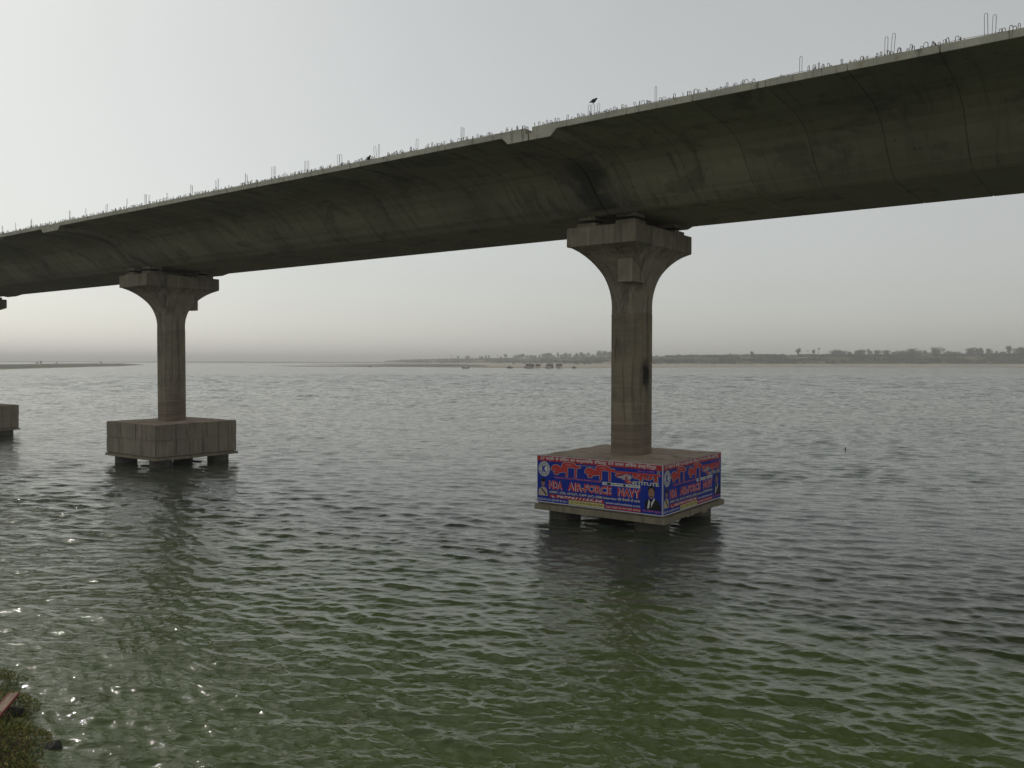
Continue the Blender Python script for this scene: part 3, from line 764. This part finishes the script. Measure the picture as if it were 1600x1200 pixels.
    mb = MB(); poly(mb, [(.910, .745), (.919, .745), (.915, .86), (.900, .87)], .010); ell(mb, .904, .555, .028, .018, .010); ell(mb, .932, .555, .028, .018, .010); ell(mb, .918, .635, .085, .022, .010); part('portrait_tie', mb.mesh('portrait_tie', V['black']))
    txt('portrait_caption', 'ई0 रोशनी कुमार', 'pink', .858, .988, .905, .955, bold=.015)
    mb = MB(); poly(mb, [(.012, .86), (.018, .72), (.040, .675), (.070, .675), (.088, .73), (.094, .86)], .005); part('portrait_dress', mb.mesh('portrait_dress', V['sash']))
    mb = MB(); ell(mb, .054, .585, .115, .19, .006); part('portrait_face', mb.mesh('portrait_face', V['skin']))
    mb = MB(); ell(mb, .054, .525, .125, .11, .0065); poly(mb, [(.030, .70), (.040, .69), (.088, .83), (.078, .85)], .008); part('portrait_hair', mb.mesh('portrait_hair', V['black']))
    return sheet
# front banner on the face turned to the camera's left, side banner round the corner
a, b = 3.69, 3.65
Wf, Hf = 2*a + .04, 2.50
Rz = Matrix.Rotation(BRZ, 4, 'Z')
# local frames: front: x = bridge +x, up = z, normal = -n
front = Rz @ Matrix(((1, 0, 0, 0), (0, 0, -1, 0), (0, 1, 0, 0), (0, 0, 0, 1)))
loc = P1 + (Rz @ Vector((-a-.02, -b-.02, 1.07)))
make_banner(loc, front, Wf, Hf, 'large blue and red banner on the front of the near pile cap')
# side: x = +n, up = z, normal = +bridge x
side = Rz @ Matrix(((0, 0, 1, 0), (1, 0, 0, 0), (0, 1, 0, 0), (0, 0, 0, 1)))
loc = P1 + (Rz @ Vector((a+.03, -b-.02, 1.07)))
make_banner(loc, side, 2*b-.15, Hf, 'same banner foreshortened on the right side of the near pile cap')

# ---------------------------------------------------------------- crows
def crow(loc, rz, pitch, label):
    m = NT('crow_feathers'); mat = m.fin(m.mix(m.noise(m.obj(), 30, 3), (.012, .012, .014), (.03, .03, .034)), .5)
    root = empty('crow', loc, rz); root.scale = (.74, .74, .74); tag(root, label, 'bird', 'crows on the edge of the bridge')
    mb = MB(); c, s = math.cos(pitch), math.sin(pitch)
    prof = [(-.25, .012, .0), (-.20, .035, .005), (-.12, .06, .01), (-.04, .085, .0), (.04, .088, .0), (.10, .07, .012), (.145, .05, .035), (.175, .055, .055), (.205, .05, .06), (.232, .028, .055), (.25, .015, .05), (.295, .004, .035)]
    rs = []
    for x, r, dz in prof:
        z = .16 + dz; r *= 1.3; flatn = .6 if x < -.1 else 1.0
        rs.append([(x*c - (z-.16 + r*math.sin(t)*flatn)*s, r*math.cos(t)*(1 if x > -.15 else 1.3), .16 + x*s + (z-.16 + r*math.sin(t)*flatn)*c) for t in [k*math.pi/6 for k in range(12)]])
    mb.rings(rs); mb.build('body', mat, root, smooth=True)
    for sg in (-1, 1):
        wb = MB(); wr = []
        for x, h_, o in ((-.22, .01, .03), (-.12, .035, .075), (.0, .05, .092), (.09, .035, .082), (.12, .01, .06)):
            wr.append([((x)*c - (q*h_)*s, sg*(o + .012*e), .165 + x*s + q*h_*c) for q, e in ((1, 0), (0, 1), (-1, 0), (0, -1))])
        wb.rings(wr); wb.build('wing', mat, root)
        lb = MB(); lb.tube([(.0, sg*.03, .09), (.01, sg*.03, .0), (.04, sg*.03, -.005)], .007, 5); lb.build('leg', mat, root)
    return root
q = bw(-3.59, -10.15, 18.85 + .52); crow(q, R(-4), R(20), 'crow stooping on top of a steel bar, upper middle'); 
q = bw(9.69, -10.25, 18.85 + .01); crow(q, R(15), R(38), 'small upright crow perched low on the deck edge, centre left')

# -------------------------------------------------------------- far trees
def leaf_mat(name, a, b):
    m = NT(name); o = m.n('ShaderNodeObjectInfo'); p = m.pos()
    return m.fin(m.mix(m.ramp(m.noise(p, .35, 3), .35, .65), a, b), .9, spec=.15)
M['leaf'] = leaf_mat('far_tree_leaves', (.022, .034, .016), (.050, .064, .028))
M['leaf2'] = leaf_mat('far_tree_leaves_olive', (.035, .045, .018), (.075, .080, .035))
M['bark'] = flat('tree_bark', (.06, .045, .032), .9)
def crown_mesh(seed, W, H, z0, n, lobes, mat, s=1.0):
    r = random.Random(seed); mb = MB(); L = []
    for k in range(lobes):
        a = r.random()*6.283; d = r.random()**.5*W*.34
        L.append((math.cos(a)*d, math.sin(a)*d, z0 + H*(.18 + .6*r.random()), W*r.uniform(.18, .30), H*r.uniform(.20, .34)))
    for k in range(n):
        cx, cy, cz, rr, rh = L[k % lobes]
        v = Vector((r.gauss(0, 1), r.gauss(0, 1), r.gauss(0, 1))).normalized()*r.uniform(.55, 1.08)
        c = Vector((cx+v.x*rr, cy+v.y*rr, cz+v.z*rh))
        u = Vector((r.gauss(0, 1), r.gauss(0, 1), r.gauss(0, 1))).normalized(); t = u.orthogonal().normalized()
        q = s*r.uniform(.35, .85)
        mb.add([c-u*q-t*q*.7, c+u*q-t*q*.6, c+u*q*.8+t*q*.7, c-u*q*.7+t*q], [(0, 1, 2, 3)])
    return mb.mesh('crown', mat)
def trunk_mesh(h, r):
    mb = MB(); mb.rings([[(math.cos(k*math.pi/3)*q, math.sin(k*math.pi/3)*q, z) for k in range(6)] for z, q in ((-.8, r*1.3), (h*.4, r), (h, r*.6))])
    for a in (.4, 2.5, 4.4): mb.tube([(0, 0, h*.55), (math.cos(a)*h*.35, math.sin(a)*h*.35, h*1.1)], [r*.55, r*.2], 4)
    return mb.mesh('trunk', M['bark'])
protos = {'round': [], 'broad': [], 'tall': [], 'palm': []}
for k in range(4):
    protos['round'].append((crown_mesh(k, 9, 9.5, 1.0, 330, 7, M['leaf']), trunk_mesh(5, .35)))
    protos['broad'].append((crown_mesh(20+k, 15, 10.5, .6, 520, 14, M['leaf']), trunk_mesh(5, .5)))
    protos['tall'].append((crown_mesh(40+k, 7, 11, 3.0, 300, 7, M['leaf2']), trunk_mesh(7, .3)))
def palm_crown(seed):
    r = random.Random(seed); mb = MB()
    for k in range(22):
        a = r.random()*6.28; e = r.uniform(-.5, 1.1); l = r.uniform(1.6, 2.3)
        d = Vector((math.cos(a)*math.cos(e), math.sin(a)*math.cos(e), math.sin(e))); u = d.orthogonal().normalized()
        c = Vector((0, 0, 9)); mb.add([c, c+d*l*.6+u*.55, c+d*l, c+d*l*.6-u*.55], [(0, 1, 2, 3)])
    return mb.mesh('crown', M['leaf'])
def palm_trunk():
    mb = MB(); mb.rings([[(math.cos(k*math.pi/3)*q+o, math.sin(k*math.pi/3)*q, z) for k in range(6)] for z, q, o in ((-.8, .3, 0), (4, .24, .12), (9.1, .2, .05))]); return mb.mesh('trunk', M['bark'])
protos['palm'] = [(palm_crown(k), palm_trunk()) for k in range(2)]
def ground_at(u, Yd):
    sh, sl, tp = (np.interp(u, BU, k) for k in (B_SH, B_SL, B_TP)); sz, tz = np.interp(u, BU, B_SZ), np.interp(u, BU, B_TZ)
    if Yd < sl: return sz*max((Yd-sh)/(sl-sh), 0)**.7
    if Yd < tp: return sz + (tz-sz)*((Yd-sl)/(tp-sl))**.75
    return tz
def plant(kind, u, dd, sc, label, group, name='tree', z=None, Y=None):
    Yd = (np.interp(u, BU, B_TP) + dd) if Y is None else Y
    zz = ground_at(u, Yd) if z is None else z
    cm, tm = rng.choice(protos[kind])
    root = empty(name, (Yd*px(u), Yd, zz - .4), rng.uniform(0, 6.28)); root.scale = (sc*rng.uniform(.9, 1.15), sc, sc*rng.uniform(.92, 1.08))
    tag(root, label, 'tree', group)
    link(bpy.data.objects.new('crown', cm), root); link(bpy.data.objects.new('trunk', tm), root)
GR = 'trees along the top of the far bank'
row = [  # (column, kind, depth behind crest, scale, label)
 (705, 'palm', -40, 1.25, 'lone palm at the left end of the far tree line'),
 (716, 'round', 20, .95, 'small round tree just right of the lone palm'),
 (731, 'broad', 10, 1.05, 'broad dark tree standing apart near the left end of the bank'),
 (750, 'round', 60, .8, None), (753, 'broad', 60, .8, None), (759, 'tall', 40, .85, None), (764, 'tall', 20, .9, None), (777, 'palm', 0, 1.2, 'palm left of the pair before the long tree row'),
 (782, 'round', 40, .75, None), (790, 'round', 0, 1.25, 'compact round tree left of the long tree row'),
 (1175, 'round', 0, .75, None), (1247, 'round', 60, 1.35, 'round tree with a pointed top left of the thin palms'), (1262, 'palm', 0, .9, 'shorter of the two thin trees right of the pier'),
 (1271, 'tall', 60, .9, 'low dark tree between two thin palms'), (1279, 'palm', 20, 1.35, 'tall thin palm on the bank right of the pier'),
 (1302, 'broad', 120, 1.15, None), (1310, 'broad', 160, 1.15, None), (1318, 'broad', 200, 1.15, None), (1327, 'round', 150, 1.0, None),
 (1340, 'broad', 120, 1.1, None), (1347, 'broad', 140, 1.2, None), (1359, 'round', 80, 1.1, None), (1371, 'broad', 20, 1.0, 'darkest broad tree at the middle of the right bank'),
 (1384, 'broad', 150, 1.2, None), (1397, 'broad', 260, 1.0, None), (1405, 'broad', 260, 1.2, None), (1414, 'broad', 300, 1.2, None), (1425, 'broad', 120, 1.35, None), (1436, 'broad', 280, 1.15, None),
 (1444, 'round', 260, 1.1, None), (1465, 'broad', 60, 1.55, 'big domed tree on the skyline left of the sandy path'), (1480, 'broad', 400, 1.2, None), (1488, 'broad', 420, 1.2, None),
 (1497, 'broad', 420, 1.1, None), (1517, 'broad', 100, 1.35, None), (1528, 'broad', 90, 1.35, None), (1545, 'round', 180, 1.45, None), (1556, 'tall', 260, .9, None), (1566, 'broad', 300, 1.0, None),
 (1576, 'tall', 60, 1.45, 'tall narrow tree near the right edge of the picture'), (1590, 'broad', 60, 1.5, None), (1598, 'broad', 120, 1.5, None)]
for k in range(34): row.append((805 + k*6.1 + rng.uniform(-2, 2), rng.choice(('round', 'broad', 'broad', 'tall')), rng.uniform(40, 420), rng.uniform(1.0, 1.45) + (k/34)*.15, None))
for k in range(16): row.append((1024 + k*9 + rng.uniform(-3, 3), rng.choice(('round', 'round', 'broad')), rng.uniform(500, 1100), rng.uniform(.7, 1.0), None))
for k in range(12): row.append((1450 + k*13 + rng.uniform(-4, 4), 'broad', rng.uniform(500, 900), rng.uniform(1.0, 1.3), None))
for k in range(14): row.append((1612 + k*17, rng.choice(('round', 'broad')), rng.uniform(60, 500), rng.uniform(1, 1.5), None))
names = {'round': 'small round tree in the hazy row on the far bank', 'broad': 'broad-crowned tree in the hazy row on the far bank', 'tall': 'narrow tree in the hazy row on the far bank', 'palm': 'palm in the hazy row on the far bank'}
nm = {'round': 'round_tree', 'broad': 'broad_tree', 'tall': 'narrow_tree', 'palm': 'palm_tree'}
row.sort(key=lambda q: q[0]); PX = {'round': 'small round', 'broad': 'broad-crowned', 'tall': 'narrow', 'palm': 'palm-like'}; cnt = {}
ORD = ['', 'first', 'second', 'third', 'fourth', 'fifth', 'sixth', 'seventh', 'eighth', 'ninth', 'tenth', '11th', '12th', '13th', '14th', '15th', '16th', '17th', '18th', '19th', '20th', '21st', '22nd', '23rd', '24th', '25th', '26th', '27th', '28th', '29th', '30th', '31st', '32nd', '33rd', '34th', '35th']
for u, kind, dd, sc, lab in row:
    if lab is None and u < 1601:
        st = 'from the left in the hazy row behind the beach sheds' if u < 945 else ('to the right of the near pier on the far bank' if u < 1240 else 'from the left on the right half of the far bank')
        cnt[kind, st] = cnt.get((kind, st), 0) + 1; lab_ = '%s %s tree %s' % (ORD[cnt[kind, st]], PX[kind], st)
    elif lab is None: lab_ = '%s tree on the far bank, past the right edge of the photo' % PX[kind]
    else: lab_ = lab
    plant(kind, u, dd, sc, lab_, GR, nm[kind])
for u, Y_, sc, lab in ((58, 1500, .42, 'left of two small trees close together on the left island'), (64, 1500, .55, 'right of two small trees close together on the left island'), (88, 1550, .40, 'solitary bushy tree in the middle of the left island'), (158, 1700, .45, 'small tree near the tip of the left island')):
    plant('round', u, 0, sc, lab, 'trees on the left island', 'round_tree', z=2.3, Y=Y_)
# scrub that covers the slope of the bank
def scrub():
    mb = MB(); r = random.Random(5)
    for k in range(9000):
        u = r.uniform(625, 1640); Ys, Yt = np.interp(u, BU, B_SL), np.interp(u, BU, B_TP)
        f = r.random()**.8; Yd = Ys + (Yt-Ys)*f*1.05; zz = ground_at(u, Yd)
        if math.sin(u*.09)+math.sin(u*.031+f*5)+math.sin(f*9) < -.6: continue
        q = r.uniform(.8, 2.6); x = Yd*px(u)
        for j in range(3):
            c = Vector((x+r.uniform(-q, q), Yd+r.uniform(-q, q), zz+q*r.uniform(.1, .5))); w2 = q*r.uniform(.6, 1.3); h2 = q*r.uniform(.4, .8); a = r.random()*3
            dx, dy = math.cos(a)*w2, math.sin(a)*w2
            mb.add([(c.x-dx, c.y-dy, c.z-h2), (c.x+dx, c.y+dy, c.z-h2), (c.x+dx*.7, c.y+dy*.7, c.z+h2), (c.x-dx*.5, c.y-dy*.5, c.z+h2*.8)], [(0, 1, 2, 3)])
    o = mb.build('scrub', M['leaf'], fix=False); tag(o, 'low green scrub over the slope of the far bank', 'scrub', kind='stuff')
scrub()

# -------------------------------------------------------- boats and sheds
M['boat'] = flat('boat_tarred_wood', (.035, .028, .022), .7); M['thatch'] = flat('shed_thatch', (.13, .07, .052), .95); M['cloth'] = flat('boat_awning', (.10, .085, .07), .9)
def boat(u, Yd, L, label, hood=0, rz=0.0, crew=False):
    root = empty('river_boat', (Yd*px(u), Yd, .22), rz); root.scale = (1.05, 1, 1.6); tag(root, label, 'boat', 'wooden boats off the far bank')
    mb = MB(); rs = []; n = 11
    for i in range(n):
        t = i/(n-1)*2-1; w_ = (1-abs(t)**2.4)*L*.10+.05; keel = -.25 + .75*abs(t)**3*L*.10; sh_ = .62 + (abs(t)**2.6)*L*.10
        x = t*L/2; rs.append([(x, -w_, sh_), (x, -w_*.75, keel+.15), (x, 0, keel), (x, w_*.75, keel+.15), (x, w_, sh_), (x, w_*.82, sh_-.02), (x, 0, keel+.28), (x, -w_*.82, sh_-.02)])
    mb.rings(rs); mb.build('hull', M['boat'], root)
    for x in (-.28, .0, .25):
        tb = MB(); tb.box(x*L-.12, x*L+.12, -L*.085, L*.085, .5, .56); tb.build('thwart', M['boat'], root)
    if hood:
        hb = MB(); rs = []
        for x in (-.22*L, 0, .16*L): rs.append([(x, math.cos(a_)*L*.085, .6+math.sin(a_)*1.25) for a_ in [k*math.pi/7 for k in range(8)]])
        hb.rings(rs); hb.build('hood', M['cloth'], root)
    if crew:
        pass
    return root
def figure(x, y, z, h, label, arm=.5):
    """small standing figure grown as one skin"""
    m = flat('dark_clothes', (.04, .035, .04), .9)
    me = bpy.data.meshes.new('person')
    s = h/1.7
    V_ = [(0,0,.95),(0,0,1.2),(0,0,1.42),(0,0,1.5),(0,0,1.62),(.09,0,.9),(.10,.03,.5),(.11,.0,.06),(-.09,0,.9),(-.10,-.03,.5),(-.12,0,.06),(.19,0,1.38),(.28,.08,1.12),(.32,.25,1.0),(-.19,0,1.38),(-.26,.05,1.12),(-.28,.2,.95)]
    E_ = [(0,1),(1,2),(2,3),(3,4),(0,5),(5,6),(6,7),(0,8),(8,9),(9,10),(2,11),(11,12),(12,13),(2,14),(14,15),(15,16)]
    rad = [.14,.13,.13,.06,.11,.10,.07,.05,.10,.07,.05,.06,.045,.04,.06,.045,.04]
    me.from_pydata([(a_*s, b_*s, c_*s) for a_, b_, c_ in V_], E_, []); o = link(bpy.data.objects.new('person', me)); o.location = (x, y, z)
    sk = o.modifiers.new('skin', 'SKIN'); sv = me.skin_vertices[0].data
    for i, r_ in enumerate(rad): sv[i].radius = (r_*s, r_*s)
    sv[0].use_root = True; o.modifiers.new('sub', 'SUBSURF').levels = 1; me.materials.append(m)
    tag(o, label, 'person'); return o
boat(727.5, 960, 8.6, 'open dark boat with raised ends afloat alone off the sandbar', rz=.05)
boat(796.5, 1000, 6.6, 'short hooded boat moored at the sand left of the sheds', hood=1, rz=.1)
boat(826, 992, 10.5, 'long dark boat moored below the leftmost shed', rz=-.05)
boat(858, 994, 9.2, 'flat dark boat moored below the third shed', hood=0, rz=.02)
boat(873, 998, 3.2, 'tiny boat at the waterline below the rightmost shed', rz=.2)
boat(897, 1000, 5.4, 'hooded boat moored at the beach right of all the sheds', hood=1, rz=0)
boat(578, 1195, 5.0, 'faint boat drawn up at the long sandbar left of centre', rz=0)
def shed(u, Yd, L, D, Hh, label, seed):
    r = random.Random(seed); g = 1.9
    root = empty('beach_shed', (Yd*px(u), Yd, g), r.uniform(-.15, .15)); tag(root, label, 'shed', 'thatched sheds standing on the far beach')
    mb = MB(); mb.rings([[(x, -D/2-.3, Hh-.1), (x, 0, Hh+.7), (x, D/2+.3, Hh-.1), (x, D/2+.3, Hh-.3), (x, 0, Hh+.5), (x, -D/2-.3, Hh-.3)] for x in (-L/2, L/2)]); mb.build('roof', M['thatch'], root)
    k = 0; x = -L/2+.1
    while x <= L/2:
        for y in (-D/2, D/2):
            mb = MB(); mb.box(x-.08, x+.08, y-.08, y+.08, -1.2, Hh-.1); mb.build('post', M['bark'], root)
        if r.random() < .6 and x + 1.5 < L/2:
            mb = MB(); mb.box(x+.1, x+1.45, -D/2-.04, -D/2+.04, .2+r.random()*.6, Hh-.32); mb.build('mat_wall', M['thatch'], root)
        x += 1.6
    mb = MB(); mb.box(-L/2+.1, L/2-.1, D/2+.09, D/2+.14, .0, Hh-.33); mb.build('back_wall', M['thatch'], root)
shed(828, 1045, 11, 4, 2.9, 'longest thatched shed, first from the left on the far beach', 1)
shed(841, 1050, 6.5, 4, 2.7, 'narrow thatched shed second from the left on the beach', 2)
shed(859, 1048, 8.5, 4, 2.9, 'thatched shed third from the left on the beach', 3)
shed(873.5, 1050, 7.8, 4, 3.0, 'rightmost thatched shed on the far beach', 4)

# small things in the water at right
m_ = flat('wet_stake', (.02, .02, .018), .5)
mb = MB(); mb.tube([(0, 0, -1.2), (.01, 0, .15), (.0, .02, .47)], [.07, .06, .045], 8); o = mb.build('stake', m_); o.location = (31.75, 79.4, 0)
tag(o, 'short dark stake sticking out of the open water at right', 'stake')
mb = MB(); mb.rings([[(math.cos(k*math.pi/5)*r_, math.sin(k*math.pi/5)*r_*.7, z_) for k in range(10)] for z_, r_ in ((-.06, .06), (0, .15), (.08, .16), (.15, .10), (.18, .03))])
o = mb.build('float', flat('white_foam', (.8, .8, .78), .5), smooth=True); o.location = (36.0, 91.7, 0.02); tag(o, 'white float drifting beyond the dark stake', 'float')

# -------------------------------------------------- near bank: weeds, rocks
def rock(x, y, z, s, seed, label, name='rock', flatten=.75):
    bm = bmesh.new(); bmesh.ops.create_icosphere(bm, subdivisions=3, radius=1); r = random.Random(seed)
    ds = [(Vector((r.gauss(0, 1), r.gauss(0, 1), r.gauss(0, 1))).normalized(), r.uniform(.55, .9)) for _ in range(9)]
    for v in bm.verts:
        for d_, h_ in ds:
            t_ = v.co.dot(d_)
            if t_ > h_: v.co -= d_*(t_-h_)*.9
        v.co *= 1 + .05*math.sin(v.co.x*7+seed)*math.sin(v.co.y*6)
    me = bpy.data.meshes.new(name); bm.to_mesh(me); bm.free(); me.materials.append(M['rock'])
    o = link(bpy.data.objects.new(name, me)); o.location = (x, y, z); o.scale = (s, s*.85, s*flatten); o.rotation_euler = (r.uniform(-.2, .2), r.uniform(-.2, .2), r.random()*6)
    tag(o, label, 'rock', 'rocks at the near waterline'); return o
_m = NT('wet_rock'); _o = _m.obj(); M['rock'] = _m.fin(_m.mix(_m.ramp(_m.noise(_o, 2.5, 5), .4, .65), (.012, .011, .009), (.035, .03, .024)), .8, _m.bump(_m.noise(_o, 5, 5), .5, .1), spec=.5)
rock(-11.75, 19.55, .22, .25, 1, 'small black rock at the tip of the dark pile below the plank')
rock(-12.0, 19.3, .25, .28, 2, 'black rock in the pile between plank and weeds', flatten=.9)
rock(-11.7, 18.95, .25, .24, 3, 'lower wet black rock of the pile, above the weeds')
rock(-12.1, 19.75, .2, .26, 4, 'rock under the lower end of the plank')
rock(-10.0, 18.0, .14, .23, 5, 'dark rock at the edge of the weeds beside the water')
rock(-10.75, 19.3, .0, .14, 6, 'rock barely breaking the surface off the weeds', flatten=.5)
# plank with red edges
_m = NT('weathered_plank'); _o = _m.obj(); _g = _m.noise(_m.mapping(_o, scale=(1, 9, 9)), 3, 5, .6)
pm = _m.fin(_m.mix(_m.ramp(_g, .35, .65), (.30, .22, .155), (.20, .145, .10)), .8, _m.bump(_g, .3, .01))
rm = flat('red_edge_paint', (.20, .035, .025), .6)
root = empty('wooden_plank', (-11.75, 19.14, .62), 0); root.rotation_euler = (0, R(3), R(107)); tag(root, 'weathered brown plank with dark red edges at the lower left', 'plank')
mb = MB(); mb.box(-1.6, .85, -.09, .09, -.02, .02); mb.build('board', pm, root)
for sg in (-1, 1):
    mb = MB(); mb.box(-1.6, .86, sg*.105-.013, sg*.105+.013, -.04, .035); mb.build('edge_batten', rm, root)

def weeds():
    r = random.Random(9); mb = MB()
    def leaf(c, d, l, w_, mi):
        u = d.cross(Vector((r.gauss(0, 1), r.gauss(0, 1), r.gauss(0, .4)))).normalized()
        mb.add([c, c+d*l*.5+u*w_, c+d*l, c+d*l*.5-u*w_], [(0, 1, 2, 3)], mi)
    cnt = 0
    while cnt < 42000:
        x = r.uniform(-22, -7.0); y = r.uniform(11, 25)
        z, s = near_z(x, y)
        if s < -.05 or x < -y*.80 - 1: continue
        # leave the pile of rocks and the plank end clear
        if (x+11.85)**2 + (y-19.3)**2*.6 < .14: continue
        edge = min(1, s/.8)
        hgt = (.12 + .38*edge)*(.6+.5*math.sin(x*2.1)*math.sin(y*1.7)+.3)
        c = Vector((x, y, z + hgt*r.random()**.7))
        d = Vector((r.gauss(0, .6), r.gauss(0, .6), r.uniform(.1, 1))).normalized()
        leaf(c, d, r.uniform(.05, .13), r.uniform(.008, .020), r.choice((0, 0, 0, 1, 1, 2))); cnt += 1
    for k in range(700):                       # taller sprigs along the water's edge
        x = r.uniform(-13, -8); y = r.uniform(14.5, 20); z, s = near_z(x, y)
        if not (0 < s < .9): continue
        h_ = r.uniform(.2, .5); ln = Vector((r.gauss(0, .25), r.gauss(0, .25), 1)).normalized()
        for j in range(7): leaf(Vector((x, y, z)) + ln*h_*j/7, (ln + Vector((r.gauss(0, .8), r.gauss(0, .8), 0))).normalized(), r.uniform(.05, .10), .014, r.choice((0, 1, 2)))
    mats = [flat('weed_leaf', (.13, .17, .036), .7), flat('weed_leaf_olive', (.22, .20, .055), .7), flat('weed_leaf_dry', (.28, .21, .09), .8)]
    o = mb.build('weeds', mats, fix=False); tag(o, 'green and yellowing weeds on the near bank, lower left corner', 'weeds', kind='stuff')
weeds()

# ------------------------------------------------------------------- haze
mb = MB(); mb.box(-23000, 23000, -3000, 28000, -4.5, 62)
m = bpy.data.materials.new('haze_air'); m.use_nodes = True; t = m.node_tree; t.nodes.clear()
o_ = t.nodes.new('ShaderNodeOutputMaterial'); v_ = t.nodes.new('ShaderNodeVolumePrincipled')
v_.inputs['Color'].default_value = (.985, .975, .955, 1); v_.inputs['Density'].default_value = .00030; v_.inputs['Anisotropy'].default_value = .2
t.links.new(v_.outputs[0], o_.inputs['Volume'])
o = mb.build('haze', m); tag(o, 'thin river haze that veils the far bank', kind='stuff')
